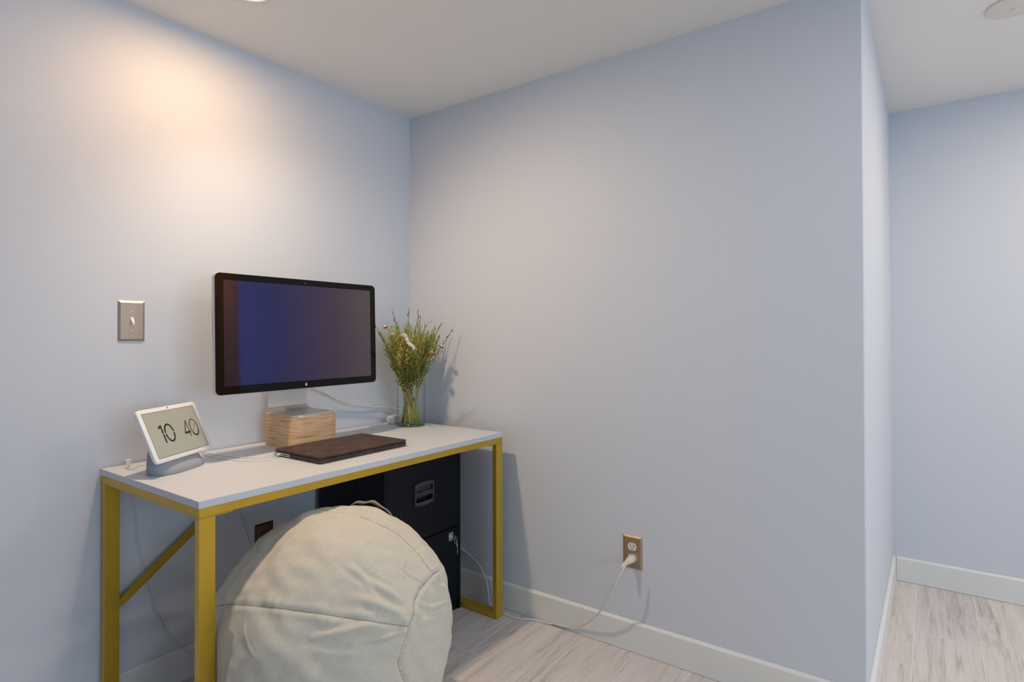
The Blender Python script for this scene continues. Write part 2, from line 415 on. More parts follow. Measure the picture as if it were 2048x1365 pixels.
# wall behind the camera, with an opening for the added window
bm = bmesh.new()
wx0, wx1, wz0, wz1 = -2.75, -0.45, 0.75, 2.0
add_box(bm, XL, wx0, YN-T, YN, 0, H); add_box(bm, wx1, XH, YN-T, YN, 0, H)
add_box(bm, wx0, wx1, YN-T, YN, 0, wz0); add_box(bm, wx0, wx1, YN-T, YN, wz1, H)
struct(mesh_obj('wall_near', bm, M_wall))
struct(box('wall_outer', (XL-T, XL, YN, 0, 0, H), M_wall))
wf = bmesh.new()
for e in ((wx0, wx1, YN-0.09, YN+0.01, wz0, wz0+0.05), (wx0, wx1, YN-0.09, YN+0.01, wz1-0.05, wz1),
          (wx0, wx0+0.05, YN-0.09, YN+0.01, wz0+0.05, wz1-0.05), (wx1-0.05, wx1, YN-0.09, YN+0.01, wz0+0.05, wz1-0.05),
          (-1.63, -1.57, YN-0.08, YN, wz0+0.05, wz1-0.05)): add_box(wf, *e)
win = struct(mesh_obj('added_window_1', wf, M_trim))  # unseen window, added to go with the fill light
pane = box('added_glow_pane', (wx0+0.05, wx1-0.05, YN-0.06, YN-0.05, wz0+0.05, wz1-0.05), M_window_glow, win)
# unseen door, added so the monitor screen mirrors a warm brown strip
dr = struct(box('added_door_1', (XH-0.03, XH-0.002, -4.75, -3.93, 0.005, 2.03), M_door, bev=0.004))
for z0, z1 in ((0.2, 0.95), (1.1, 1.88)):
    for y0, y1 in ((-4.66, -4.39), (-4.29, -4.02)):
        box('door_panel', (XH-0.038, XH-0.0301, y0, y1, z0, z1), M_door, dr, bev=0.003)
tube('door_knob', [(XH-0.031, -4.68, 1.0), (XH-0.06, -4.68, 1.0), (XH-0.075, -4.68, 1.0), (XH-0.09, -4.68, 1.0)], [0.012, 0.012, 0.026, 0.014], M_chrome, dr, 12, curve=False)

HB, TB, Z0 = 0.110, 0.014, 0.0015
def baseboard(name, p0, p1, nrm, e0=0.0, e1=0.0):
    """board from p0 to p1 along a wall; nrm points into the room; chamfered top edge"""
    p0, p1, n = Vector(p0+(0,)), Vector(p1+(0,)), Vector(nrm+(0,))
    d = (p1-p0).normalized(); p0 = p0-d*e0; p1 = p1+d*e1
    prof = [(0.0005, Z0), (TB, Z0), (TB, HB-0.0075), (TB-0.0018, HB-0.005), (TB-0.0095, HB), (0.0005, HB)]
    bm = bmesh.new()
    A = [bm.verts.new(p0+n*a+Vector((0, 0, z))) for a, z in prof]; B = [bm.verts.new(p1+n*a+Vector((0, 0, z))) for a, z in prof]
    k = len(prof)
    for i in range(k): bm.faces.new((A[i], A[(i+1) % k], B[(i+1) % k], B[i]))
    bm.faces.new(A[::-1]); bm.faces.new(B)
    return struct(mesh_obj(name, bm, M_trim))
baseboard('baseboard_left', (XL, 0), (0, 0), (0, -1), 0, -0.0005)
baseboard('baseboard_right', (0, -TB), (0, YE), (-1, 0), -0.001, TB)
baseboard('baseboard_return', (0, YE), (XH, YE), (0, -1), -0.0005, -0.0005)
baseboard('baseboard_passage', (XH, YE-TB), (XH, -3.9), (-1, 0), -0.001, 0)
# slim corner bead down the outside corner
# ------------------------------------------------------------------ desk
DX0, DX1, DY0, DY1, DZ = -1.2875, -0.068, -0.607, -0.007, 0.75
desk = thing('desk', 'white topped desk on a gold metal frame, standing in the corner', 'desk', (DX0, DY0, 0))
def P(o): return Vector(o.location)
def lbox(name, e, m, par, bev=0.0, seg=2, smooth=False):
    """box given in room coordinates, parented to an unrotated empty"""
    q = P(par if par.parent is None else par.parent)
    return box(name, (e[0]-q.x, e[1]-q.x, e[2]-q.y, e[3]-q.y, e[4]-q.z, e[5]-q.z), m, par, bev, seg, smooth)
lbox('tabletop', (DX0, DX1, DY0, DY1, DZ-0.0185, DZ), M_desktop, desk, 0.0006, 1)
# rails under the top
RZ0, RZ1 = 0.7095, 0.7312
for nm, e in (('front_rail', (DX0+0.001, DX1-0.001, DY0+0.001, DY0+0.021, RZ0, RZ1)), ('rear_rail', (DX0+0.001, DX1-0.001, DY1-0.021, DY1-0.001, RZ0, RZ1)),
              ('side_rail', (DX0+0.001, DX0+0.021, DY0+0.021, DY1-0.021, RZ0, RZ1)), ('side_rail', (DX1-0.021, DX1-0.001, DY0+0.021, DY1-0.021, RZ0, RZ1))):
    lbox(nm, e, M_gold, desk, 0.0006, 1)
LW, LT = 0.0405, 0.020
for side in (0, 1):
    x0 = DX0+0.001 if side == 0 else DX1-0.001-LW
    x1 = x0+LW
    for rear in (0, 1):
        y0 = DY0+0.001 if rear == 0 else DY1-0.012-LT
        lbox('leg', (x0, x1, y0, y0+LT, 0.0025, 0.7065), M_gold, desk, 0.0008, 1)
        # flange that bolts the leg frame to the rail, with a bolt in it
        s = 1 if side == 0 else -1
        xa = x0 if side == 0 else x1-0.085
        br = lbox('mounting_plate', (xa, xa+0.085, y0, y0+0.055 if rear == 0 else y0+LT, 0.7068, 0.7093), M_gold, desk, 0.0004, 1)
        bx = (xa+0.066 if side == 0 else xa+0.019)-P(desk).x
        bm = bmesh.new(); add_lathe(bm, [(0, 0), (0.0055, 0.0004), (0.0062, 0.002), (0.0062, 0.0035), (0, 0.0035)], 16, bx, y0+0.010-P(desk).y)
        bmesh.ops.translate(bm, vec=(0, 0, 0.7033), verts=bm.verts)
        mesh_obj('bolt', bm, M_dark if side else M_gold, br)
    lbox('floor_bar', (x0, x1, DY0+0.001+LT, DY1-0.012-LT, 0.0025, 0.0225), M_gold, desk, 0.0008, 1)
    # top bar of the leg frame lies right under the side rail
    lbox('frame_top_bar', (x0+0.001, x0+0.019, DY0+0.056, DY1-0.012-LT, 0.7066, 0.7092), M_gold, desk, 0.0004, 1)
    # black glides
    for yy in (DY0+0.004, DY1-0.012-LT+0.003):
        lbox('foot_pad', (x0+0.003, x1-0.003, yy, yy+0.014, 0.0, 0.0026), M_dark, desk)
# diagonal braces between the rear legs and the rear rail
def brace(xa, za, xb, zb):
    q = P(desk); y0, y1 = DY1-0.012-LT+0.003, DY1-0.012-0.005
    d = Vector((xb-xa, 0, zb-za)).normalized(); n = Vector((-d.z, 0, d.x))*0.0115
    a, b = Vector((xa, 0, za)), Vector((xb, 0, zb))
    bm = bmesh.new()
    add_prism(bm, [((v-q).x, (v-q).z) for v in (a-n, b-n, b+n, a+n)], y0-q.y, y1-q.y, lambda u, v, k: (u, k, v))
    mesh_obj('brace', bm, M_gold, desk)
brace(DX0+0.042, 0.335, -0.760, 0.697)
brace(DX1-0.042, 0.335, -0.595, 0.697)

# ------------------------------------------------------------------ filing cabinet
CX0, CX1, CY0, CY1, CZ = -0.534, -0.1125, -0.417, -0.030, 0.665
cab = thing('filing_cabinet', 'black metal two-drawer filing cabinet under the right end of the desk', 'filing cabinet', (CX0, CY0, 0))
q = P(cab)
bm = bmesh.new()   # open carcass
for e in ((CX0, CX0+0.012, CY0, CY1, 0.0, CZ), (CX1-0.0165, CX1, CY0, CY1, 0.0, CZ), (CX0+0.012, CX1-0.0165, CY0, CY1, CZ-0.014, CZ),
          (CX0+0.012, CX1-0.0165, CY0+0.006, CY1, 0.0, 0.035), (CX0+0.012, CX1-0.0165, CY1-0.01, CY1, 0.035, CZ-0.014)):
    add_box(bm, e[0]-q.x, e[1]-q.x, e[2]-q.y, e[3]-q.y, e[4], e[5], 0.0008, 1)
mesh_obj('carcass', bm, M_cab, cab)
def drawer(z0, z1, handle):
    bm = bmesh.new()
    X0, X1 = CX0+0.0135-q.x, CX1-0.0185-q.x
    if handle:
        hx0, hx1, hz0, hz1 = -0.3795-q.x, -0.2815-q.x, 0.4905, 0.5685
        Y0, Y1 = 0.001, 0.021
        for e in ((X0, hx0, z0, z1), (hx1, X1, z0, z1), (hx0, hx1, z0, hz0), (hx0, hx1, hz1, z1)):
            add_box(bm, e[0], e[1], Y0, Y1, e[2], e[3])
    else: add_box(bm, X0, X1, 0.001, 0.021, z0, z1, 0.001, 1)
    add_box(bm, X0+0.01, X1-0.01, 0.0215, 0.37, z0+0.02, z1-0.05)
    d = mesh_obj('drawer', bm, M_cab, cab)
    return d
d1 = drawer(0.3525, 0.648, True)
d2 = drawer(0.040, 0.3465, False)
# handle: frame with bowed top and bottom edges, ribbed grip bar across a dark recess
hcx, hcz, hw, hh = -0.3305-q.x, 0.5295, 0.104, 0.086
def bowed(w, h, bow, n=10):
    pts = [(-w/2+w*k/n, h/2+bow*(1-(2*k/n-1)**2)) for k in range(n+1)]
    return pts+[(w/2-w*k/n, -h/2-bow*(1-(2*k/n-1)**2)) for k in range(n+1)]
outp, inp = bowed(hw, hh-0.008, 0.0075), bowed(hw-0.012, hh-0.026, 0.001)
bm = bmesh.new()
V = {}
for tag_, pts in (('o', outp), ('i', inp)):
    for dd in (-0.0045, 0.0008): V[tag_, dd] = [bm.verts.new((hcx+u, dd, hcz+v)) for u, v in pts]
n = len(outp)
for k in range(n):
    j = (k+1) % n
    bm.faces.new((V['o', -0.0045][k], V['o', -0.0045][j], V['i', -0.0045][j], V['i', -0.0045][k]))
    bm.faces.new((V['o', -0.0045][k], V['o', 0.0008][k], V['o', 0.0008][j], V['o', -0.0045][j]))
    bm.faces.new((V['i', -0.0045][k], V['i', -0.0045][j], V['i', 0.0008][j], V['i', 0.0008][k]))
hf = mesh_obj('handle', bm, M_cabgrey, d1)
bm = bmesh.new()
add_box(bm, hcx-0.047, hcx+0.047, -0.003, 0.004, hcz-0.010, hcz+0.008, 0.0015, 2)
for k in range(22):
    xx = hcx-0.043+k*0.0041; add_box(bm, xx-0.0009, xx+0.0009, -0.0042, -0.0028, hcz-0.0075, hcz+0.0055)
mesh_obj('ribbed_grip', bm, M_cabgrey, d1)
box('label_slot', (hcx-0.046, hcx+0.046, 0.005, 0.008, hcz+0.009, hcz+0.034), simple('dark_grey_insert', (0.03, 0.03, 0.035, 1), 0.5, bump=(90, 0.03, 0.0005)), d1)
box('recess_back', (hcx-0.049, hcx+0.049, 0.017, 0.0205, hcz-0.038, hcz+0.038), M_dark, d1)
# lock plate
lx, lz = -0.1755, 0.316
bm = bmesh.new(); add_prism(bm, rrect(0.027, 0.034, 0.004), -0.0025, 0.0008, lambda u, v, d: (lx-q.x+u, d, lz+v))
lk = mesh_obj('lock', bm, M_chrome, d2)
bm = bmesh.new(); add_prism(bm, [(0.008*math.cos(a*PI/12), 0.008*math.sin(a*PI/12)) for a in range(24)], -0.005, -0.0026, lambda u, v, d: (lx-q.x+u, d, lz+v))
mesh_obj('lock_barrel', bm, M_chrome, lk)
# key in the lock with ring and spare key hanging from it
keys = thing('key_ring', 'small metal keys on a ring hanging from the cabinet lock', 'keys', (lx, CY0-0.005, lz))
bm = bmesh.new(); add_box(bm, -0.0012, 0.0012, -0.010, -0.0002, -0.0035, 0.0035)
add_prism(bm, [(0.0095*math.cos(a*PI/10), 0.0085*math.sin(a*PI/10)) for a in range(20)], -0.0011, 0.0011, lambda u, v, d: (d, -0.0155+u*0.8, v))
mesh_obj('key', bm, M_chrome, keys)
bm = bmesh.new(); ring = [Vector((0.004+0.0125*math.sin(a*PI/12)*0.9, -0.0205+0.003*math.sin(a*PI/12), -0.012+0.0145*math.cos(a*PI/12))) for a in range(25)]
add_tube(bm, ring, 0.0011, 6, caps=False); mesh_obj('ring', bm, M_chrome, keys, True)
bm = bmesh.new()
add_prism(bm, [(0.008*math.cos(a*PI/8), -0.033+0.0085*math.sin(a*PI/8)) for a in range(16)], -0.0225, -0.0205, lambda u, v, d: (0.010+u*0.6, d, v))
add_box(bm, 0.0095, 0.0135, -0.0225, -0.0205, -0.070, -0.040)
add_box(bm, 0.0125, 0.0160, -0.0225, -0.0205, -0.067, -0.062); add_box(bm, 0.0125, 0.0155, -0.0225, -0.0205, -0.058, -0.054)
mesh_obj('spare_key', bm, M_chrome, keys)

# ------------------------------------------------------------------ linen pouf
BC = np.array([-0.932, -0.660, 0.310]); BA, BH = 0.332, 0.335
pouf = thing('pouf', 'round beige linen bean bag pouf pushed half under the desk', 'pouf', (BC[0], BC[1], 0))
S1 = [(-0.25, 0.20, 0.10), (-0.272, 0.132, 0.137), (-0.278, -0.018, 0.182), (-0.248, -0.117, 0.19), (-0.196, -0.2, 0.181), (-0.129, -0.263, 0.158), (-0.078, -0.293, 0.137), (-0.021, -0.312, 0.112)]
S2 = [(-0.06, 0.17, 0.28), (-0.008, 0.061, 0.329), (0.01, 0.004, 0.335), (0.027, -0.03, 0.333), (0.046, -0.072, 0.324), (0.078, -0.118, 0.303), (0.102, -0.155, 0.278), (0.117, -0.199, 0.241), (0.119, -0.235, 0.204), (0.128, -0.252, 0.176)]
S3 = [(0.170, -0.232, 0.166), (0.128, -0.252, 0.176), (0.083, -0.271, 0.175), (0.049, -0.282, 0.169), (0.02, -0.295, 0.153), (0.001, -0.305, 0.131), (-0.021, -0.312, 0.112), (-0.036, -0.318, 0.088), (-0.051, -0.322, 0.065), (-0.059, -0.324, 0.045), (-0.054, -0.327, 0.019), (-0.043, -0.329, -0.01), (-0.03, -0.32, -0.09), (-0.02, -0.27, -0.18)]
WR = [[(-0.224, -0.205, 0.136), (-0.185, -0.238, 0.141), (-0.091, -0.286, 0.142)], [(-0.131, -0.228, 0.204), (-0.076, -0.273, 0.174), (-0.02, -0.305, 0.13)], [(-0.083, -0.226, 0.231), (-0.054, -0.258, 0.204), (-0.021, -0.286, 0.17)], [(0.029, -0.232, 0.238), (0.049, -0.258, 0.205), (0.074, -0.27, 0.18)], [(0.03, -0.296, 0.149), (0.081, -0.3, 0.118), (0.171, -0.268, 0.097)], [(0.11, -0.263, 0.172), (0.135, -0.268, 0.144), (0.182, -0.253, 0.117)], [(-0.282, -0.032, 0.175), (-0.298, -0.056, 0.137), (-0.301, -0.09, 0.108), (-0.297, -0.115, 0.093)], [(-0.162, -0.267, 0.114), (-0.098, -0.298, 0.11), (-0.028, -0.314, 0.105)], [(0.059, -0.224, 0.24), (0.029, -0.247, 0.222), (0.025, -0.264, 0.201)], [(-0.106, -0.177, 0.262), (-0.084, -0.227, 0.229), (-0.085, -0.257, 0.194)], [(0.003, -0.314, 0.108), (0.059, -0.312, 0.098), (0.123, -0.297, 0.084)], [(-0.245, -0.193, 0.115), (-0.166, -0.272, 0.094), (-0.067, -0.316, 0.076)]]
WAMP = [1.25*a for a in [0.0038, 0.0042, 0.0045, 0.003, 0.0035, 0.003, 0.0022, 0.0042, 0.003, 0.0028, 0.0030, 0.0016]]
WWID = [0.8*a for a in [0.010, 0.013, 0.011, 0.007, 0.009, 0.008, 0.004, 0.008, 0.006, 0.010, 0.009, 0.014]]
def unit(a): return a/np.linalg.norm(a, axis=-1, keepdims=True)
def poly_dir(pts, n=8): return unit(np.array([tuple(v) for v in catmull(pts, n)]))
def dist_to(D, poly):
    """distance (metres on the ball) of directions D from a polyline of directions"""
    best = np.full(D.shape[:-1], 9.0); par = np.zeros(D.shape[:-1])
    for i in range(len(poly)-1):
        a, b = poly[i], poly[i+1]; ab = b-a; L2 = float(ab@ab)
        t = np.clip(((D-a)@ab)/L2, 0, 1); d = np.linalg.norm(D-(a+t[..., None]*ab), axis=-1)*0.333
        m_ = d < best; best = np.where(m_, d, best); par = np.where(m_, (i+t)/(len(poly)-1), par)
    return best, par
rng = np.random.RandomState(4)
NK = [(rng.normal(size=3)*s, rng.rand()*6.28, a) for s, a in [(6, 0.0016)]*8+[(14, 0.0007)]*14+[(30, 0.00028)]*22]
seamP = [poly_dir(s) for s in (S1, S2, S3)]
def bag_r(D):
    """radius of the pouf along unit directions D"""
    r = 1/np.sqrt((D[..., 0]**2+D[..., 1]**2)/BA**2+D[..., 2]**2/BH**2)
    for k, ph, a in NK: r = r+a*np.sin(D@k+ph)
    for s in seamP:
        d, t = dist_to(D, s)
        r = r-0.0030*np.exp(-(d/0.0045)**2)+0.0016*np.exp(-((d-0.011)/0.008)**2)
        r = r+0.0011*np.exp(-(d/0.03)**2)*np.sin(t*95+3*np.sin(t*31))     # gathers along the stitching
    for wv, a, wd in zip(WR, WAMP, WWID):
        d, t = dist_to(D, poly_dir(wv, 5))
        prof = np.exp(-(d/wd)**2)-0.55*np.exp(-((d-wd*1.7)/(wd*0.9))**2)
        ends = np.clip(np.minimum(t, 1-t)*4, 0, 1)
        r = r+a*prof*(0.25+0.75*ends)*(d < 0.08)
    return r
def bag_points(D, lift=0.0):
    p = D*(bag_r(D)+lift)[..., None]
    p[..., 2] += BC[2]
    z = p[..., 2]; p[..., 2] = np.where(z < 0.012, 0.002+0.0, z)            # sits flat on the floor
    lim = -1.2405-BC[0]                                                      # cloth gives way to the desk leg
    x = p[..., 0]; near = (p[..., 1] > -0.02)
    p[..., 0] = np.where(near & (x < lim), lim+(x-lim)*0.0, x)
    return p
NU, NV = 420, 260
uu = np.linspace(0, 2*PI, NU, endpoint=False); vv = np.linspace(0.0, PI, NV)
# pole axis tipped to the hidden back so that the visible side is evenly meshed
Dg = np.stack([np.sin(vv)[:, None]*np.cos(uu)[None], np.sin(vv)[:, None]*np.sin(uu)[None], np.cos(vv)[:, None]*np.ones(NU)[None]], -1)
Pg = bag_points(Dg)
verts = [tuple(Pg[0, 0])]+[tuple(p) for p in Pg[1:-1].reshape(-1, 3)]+[tuple(Pg[-1, 0])]
faces = []
def vid(i, j):
    if i == 0: return 0
    if i == NV-1: return len(verts)-1
    return 1+(i-1)*NU+(j % NU)
for i in range(NV-1):
    for j in range(NU):
        f = [vid(i, j), vid(i+1, j), vid(i+1, j+1), vid(i, j+1)]
        g = []
        for k in f:
            if k not in g: g.append(k)
        faces.append(g)
me = bpy.data.meshes.new('cover'); me.from_pydata(verts, [], faces); me.materials.append(M_linen)
for f in me.polygons: f.use_smooth = True
uvl = me.uv_layers.new(name='UVMap')
co = np.array(verts); vi = np.zeros(len(me.loops), dtype=np.int32); me.loops.foreach_get('vertex_index', vi)
uvv = np.stack([co[vi]@np.array([0.79, -0.61, 0.03]), co[vi]@np.array([0.33, 0.44, 0.83])], -1).astype(np.float32)
uvl.data.foreach_set('uv', uvv.ravel())
cover = bpy.data.objects.new('cover', me); C.objects.link(cover); cover.parent = pouf
for s, a in ((S1, 0), (S2, 0), (S3, 0)):
    pts = bag_points(poly_dir(s, 14), 0.0004)
    bm = bmesh.new(); add_tube(bm, [Vector(p) for p in pts], 0.00085, 6); mesh_obj('seam', bm, M_seam, cover, True)
# strap handle on top, standing up in a loose loop
sp = [(-0.8415, -0.600, 0.6235), (-0.8300, -0.600, 0.6310), (-0.8150, -0.602, 0.6365), (-0.800, -0.604, 0.6335), (-0.7850, -0.606, 0.6285), (-0.7600, -0.608, 0.6275), (-0.7450, -0.610, 0.6200), (-0.7250, -0.613, 0.6045), (-0.7020, -0.616, 0.5880), (-0.6880, -0.618, 0.5720)]
bm = bmesh.new(); cp = catmull(sp, 6); rows = []
for i, p in enumerate(cp):
    t = (cp[min(i+1, len(cp)-1)]-cp[max(i-1, 0)]).normalized()
    fr = i/(len(cp)-1)
    wdt = Vector((0.15, 0.85, -0.5)).normalized(); wdt = (wdt-t*wdt.dot(t)).normalized()
    if fr > 0.6: wdt = (wdt*(1-fr)*2.5+Vector((0.2, 0.95, 0.15))*(fr-0.6)*2.5).normalized()
    nn = t.cross(wdt).normalized()*0.0011
    o_ = Vector((BC[0], BC[1], 0)); h = 0.0115
    rows.append([bm.verts.new(p-o_+wdt*a+nn*b) for a, b in ((-h, -1), (h, -1), (h, 1), (-h, 1))])
for A, B in zip(rows, rows[1:]):
    for k in range(4): bm.faces.new((A[k], A[(k+1) % 4], B[(k+1) % 4], B[k]))
bm.faces.new(rows[0][::-1]); bm.faces.new(rows[-1])
mesh_obj('strap_handle', bm, M_strap, pouf, True)

# ------------------------------------------------------------------ wooden block and monitor
KX, KY, KA = -0.690, -0.136, math.radians(-2.0)
BZ = 0.8635
blk = thing('monitor_riser', 'square light plywood block with rounded corners lifting the monitor', 'monitor riser', (KX, KY, DZ), KA)
bm = bmesh.new(); add_prism(bm, rrect(0.192, 0.216, 0.042, 10), 0.0003, BZ-DZ, lambda u, v, d: (u, v, d))
o = mesh_obj('block', bm, M_ply, blk); shade_auto(o)
mon = thing('monitor', 'large black glass monitor on an aluminium foot, switched off', 'monitor', (KX, KY, BZ), KA)
# foot plate bending up into the neck: one bent sheet
prof = [(-0.107, 0.0002), (-0.02, 0.0002), (0.062, 0.0002)]
for k in range(9):
    a = k/8*math.radians(84); prof.append((0.062+0.026*math.sin(a), 0.0262-0.026*math.cos(a)))
prof += [(0.089, 0.06), (0.086, 0.10), (0.072, 0.155), (0.055, 0.205)]
th = 0.0065
def stand_w(i): return 0.088 if i < 3 else 0.088-0.009*min(1, (i-3)/8)
bm = bmesh.new()
sec = []
pp = [Vector((0, a, b)) for a, b in prof]
for i, p in enumerate(pp):
    t = (pp[min(i+1, len(pp)-1)]-pp[max(i-1, 0)]).normalized(); nrm = Vector((0, -t.z, t.y))
    wd = stand_w(i)
    sec.append([bm.verts.new(p+Vector((-wd, 0, 0))), bm.verts.new(p+Vector((wd, 0, 0))), bm.verts.new(p+Vector((wd, 0, 0))+nrm*th*0.62), bm.verts.new(p+Vector((-wd, 0, 0))+nrm*th*0.62)])
for A, B in zip(sec, sec[1:]):
    for k in range(4): bm.faces.new((A[k], A[(k+1) % 4], B[(k+1) % 4], B[k]))
bm.faces.new(sec[0][::-1]); bm.faces.new(sec[-1])
# rounded front corners of the plate
ed = [e for e in bm.edges if abs(e.verts[0].co.y+0.107) < 1e-4 and abs(e.verts[1].co.y+0.107) < 1e-4 and abs(e.verts[0].co.x-e.verts[1].co.x) < 1e-5 and abs(e.verts[0].co.z-e.verts[1].co.z) > 1e-4]
bmesh.ops.bevel(bm, geom=ed, offset=0.034, segments=8, affect='EDGES', profile=0.5)
o = mesh_obj('stand', bm, M_alu, mon); shade_auto(o, 0.5)
# panel frame: centre, axes
Mc, Myaw, Mt = Vector((-0.731, -0.2246, 1.1554)), 0.0156, 0.0216
ex = Vector((math.cos(Myaw), math.sin(Myaw), 0)); nh = Vector((math.sin(Myaw), -math.cos(Myaw), 0))
eu = Vector((0, 0, 1))*math.cos(Mt)-nh*math.sin(Mt); en = ex.cross(eu)       # en points to the room
inv = Matrix.Translation(Vector((KX, KY, BZ))) @ Matrix.Rotation(KA, 4, 'Z'); inv = inv.inverted()
def PM(u, v, d): return inv @ (Mc+ex*u+eu*v+en*d)
MW, MH = 0.650, 0.386
bm = bmesh.new()   # aluminium shell, slightly domed at the back
loops = []
for (w_, h_, r_, d_) in ((MW+0.001, MH+0.001, 0.017, -0.0008), (MW+0.003, MH+0.003, 0.018, -0.003), (MW+0.003, MH+0.003, 0.018, -0.016), (MW-0.004, MH-0.004, 0.018, -0.021), (MW-0.07, MH-0.06, 0.03, -0.033), (MW-0.25, MH-0.2, 0.05, -0.042)):
    loops.append([bm.verts.new(PM(u, v, d_)) for u, v in rrect(w_, h_, r_, 8)])
for A, B in zip(loops, loops[1:]):
    for k in range(len(A)): bm.faces.new((A[k], A[(k+1) % len(A)], B[(k+1) % len(A)], B[k]))
bm.faces.new(loops[0][::-1]); bm.faces.new(loops[-1])
o = mesh_obj('housing', bm, M_alu, mon); shade_auto(o, 0.5)
g_ = prism('cover_glass', rrect(MW, MH, 0.0165, 8), -0.0007, 0.0016, PM, M_blackglass, mon)
sc_ = prism('screen', [(-0.2985, -0.1695+0.0015), (0.2985, -0.1695+0.0015), (0.2985, 0.1695), (-0.2985, 0.1695)], 0.00165, 0.0019, lambda u, v, d: PM(u, v+0.0015, d), M_screen, mon)
prism('camera_lens', [(0.0028*math.cos(a*PI/8), 0.1800+0.0028*math.sin(a*PI/8)) for a in range(16)], 0.0016, 0.0019, PM, simple('lens_grey', (0.10, 0.10, 0.12, 1), 0.2, bump=(50, 0.02, 0.0002)), mon)
# fruit emblem on the lower bezel: body with a bite on the right, leaf above
bm = bmesh.new()
body = [(0.0, -5.2), (1.3, -5.6), (2.6, -5.0), (3.9, -3.1), (4.4, -1.7), (3.3, -0.9), (2.8, 0.4), (3.1, 1.7), (4.0, 2.5), (3.0, 3.5), (1.5, 3.9), (0.0, 3.4), (-1.5, 3.9), (-3.0, 3.5), (-4.3, 2.0), (-4.6, 0.2), (-4.1, -2.2), (-2.8, -4.6), (-1.5, -5.6)]
leaf = [(0.0, 4.3), (0.2, 5.6), (1.1, 6.7), (2.3, 7.2), (2.2, 5.8), (1.3, 4.7)]
LS = 0.00098
for sh in (body, leaf): add_prism(bm, [(x*LS, -0.1800+y*LS) for x, y in sh], 0.0016, 0.0020, PM)
mesh_obj('emblem', bm, M_logo, mon)
# hinge block between neck and housing
bm = bmesh.new(); add_prism(bm, rrect(0.10, 0.05, 0.01), -0.135, -0.040, lambda u, v, d: PM(u+0.035, v-0.088, d)); mesh_obj('hinge', bm, M_alu, mon)

# cables of the monitor
tube_ = tube
mc = thing('monitor_cable', 'white cable looping from behind the monitor down to the vase', 'cable', (-0.56, -0.05, 0.95))
def rel(o, pts): return [Vector(p)-P(o) for p in pts]
tube('cord', rel(mc, [(-0.66, -0.105, 1.01), (-0.62, -0.075, 0.975), (-0.575, -0.05, 0.944), (-0.50, -0.03, 0.911), (-0.42, -0.02, 0.874), (-0.33, -0.016, 0.846), (-0.25, -0.016, 0.832), (-0.17, -0.022, 0.822), (-0.10, -0.035, 0.804), (-0.055, -0.06, 0.778), (-0.05, -0.10, 0.7545)]), 0.0026, M_cable, mc)
mc2 = tag(tube('power_cable', [(-0.655, -0.11, 1.00), (-0.62, -0.08, 0.962), (-0.55, -0.045, 0.928), (-0.47, -0.02, 0.893), (-0.38, -0.010, 0.853), (-0.30, -0.009, 0.838), (-0.22, -0.010, 0.842), (-0.15, -0.014, 0.826), (-0.09, -0.02, 0.795), (-0.045, -0.04, 0.7535)], 0.0022, M_cable), 'thin white cable arching along the wall above its twin, ending behind the vase', 'cable')

# charger brick behind the vase
ad = thing('power_adapter', 'small white power brick on the desk behind the glass vase', 'power adapter', (-0.158, -0.058, DZ), math.radians(8))
box('brick', (-0.024, 0.028, -0.018, 0.018, 0.0003, 0.036), M_white_plastic, ad, 0.004, 3, True)
box('connector', (-0.044, -0.0235, -0.007, 0.007, 0.012, 0.026), M_white_plastic, ad, 0.002, 2)
tube('lead', [(-0.043, 0, 0.018), (-0.058, 0.004, 0.014), (-0.075, 0.012, 0.006), (-0.095, 0.022, 0.0025), (-0.12, 0.028, 0.0022)], 0.0017, M_greycable, ad)

# ------------------------------------------------------------------ laptop in felt skin
LX0, LX1, LY0, LY1 = -0.8745, -0.503, -0.5045, -0.259
lap = thing('laptop', 'closed laptop in a speckled brown felt shell lying on the desk', 'laptop', ((LX0+LX1)/2, (LY0+LY1)/2, DZ), math.radians(0.6))
LWd, LDp = LX1-LX0, LY1-LY0
def slab(name, w_, h_, r_, z0, z1, m, par, edge=0.0015):
    bm = bmesh.new(); lp = []
    for s, z in ((edge, z0), (0, z0+edge), (0, z1-edge), (edge*1.3, z1)):
        lp.append([bm.verts.new((u, v, z)) for u, v in rrect(w_-2*s, h_-2*s, r_, 6)])
    for A, B in zip(lp, lp[1:]):
        for k in range(len(A)): bm.faces.new((A[k], A[(k+1) % len(A)], B[(k+1) % len(A)], B[k]))
    bm.faces.new(lp[0][::-1]); bm.faces.new(lp[-1])
    o = mesh_obj(name, bm, m, par); shade_auto(o, 0.7); return o
slab('base_body', LWd-0.004, LDp-0.004, 0.009, 0.0022, 0.0155, M_alu, lap)
bs = slab('base_shell', LWd, LDp, 0.010, 0.0030, 0.0145, M_felt, lap, 0.002)
slab('lid', LWd-0.003, LDp-0.003, 0.009, 0.0158, 0.0185, M_dark, lap, 0.0005)
slab('lid_shell', LWd, LDp, 0.010, 0.0172, 0.0235, M_felt, lap, 0.0018)
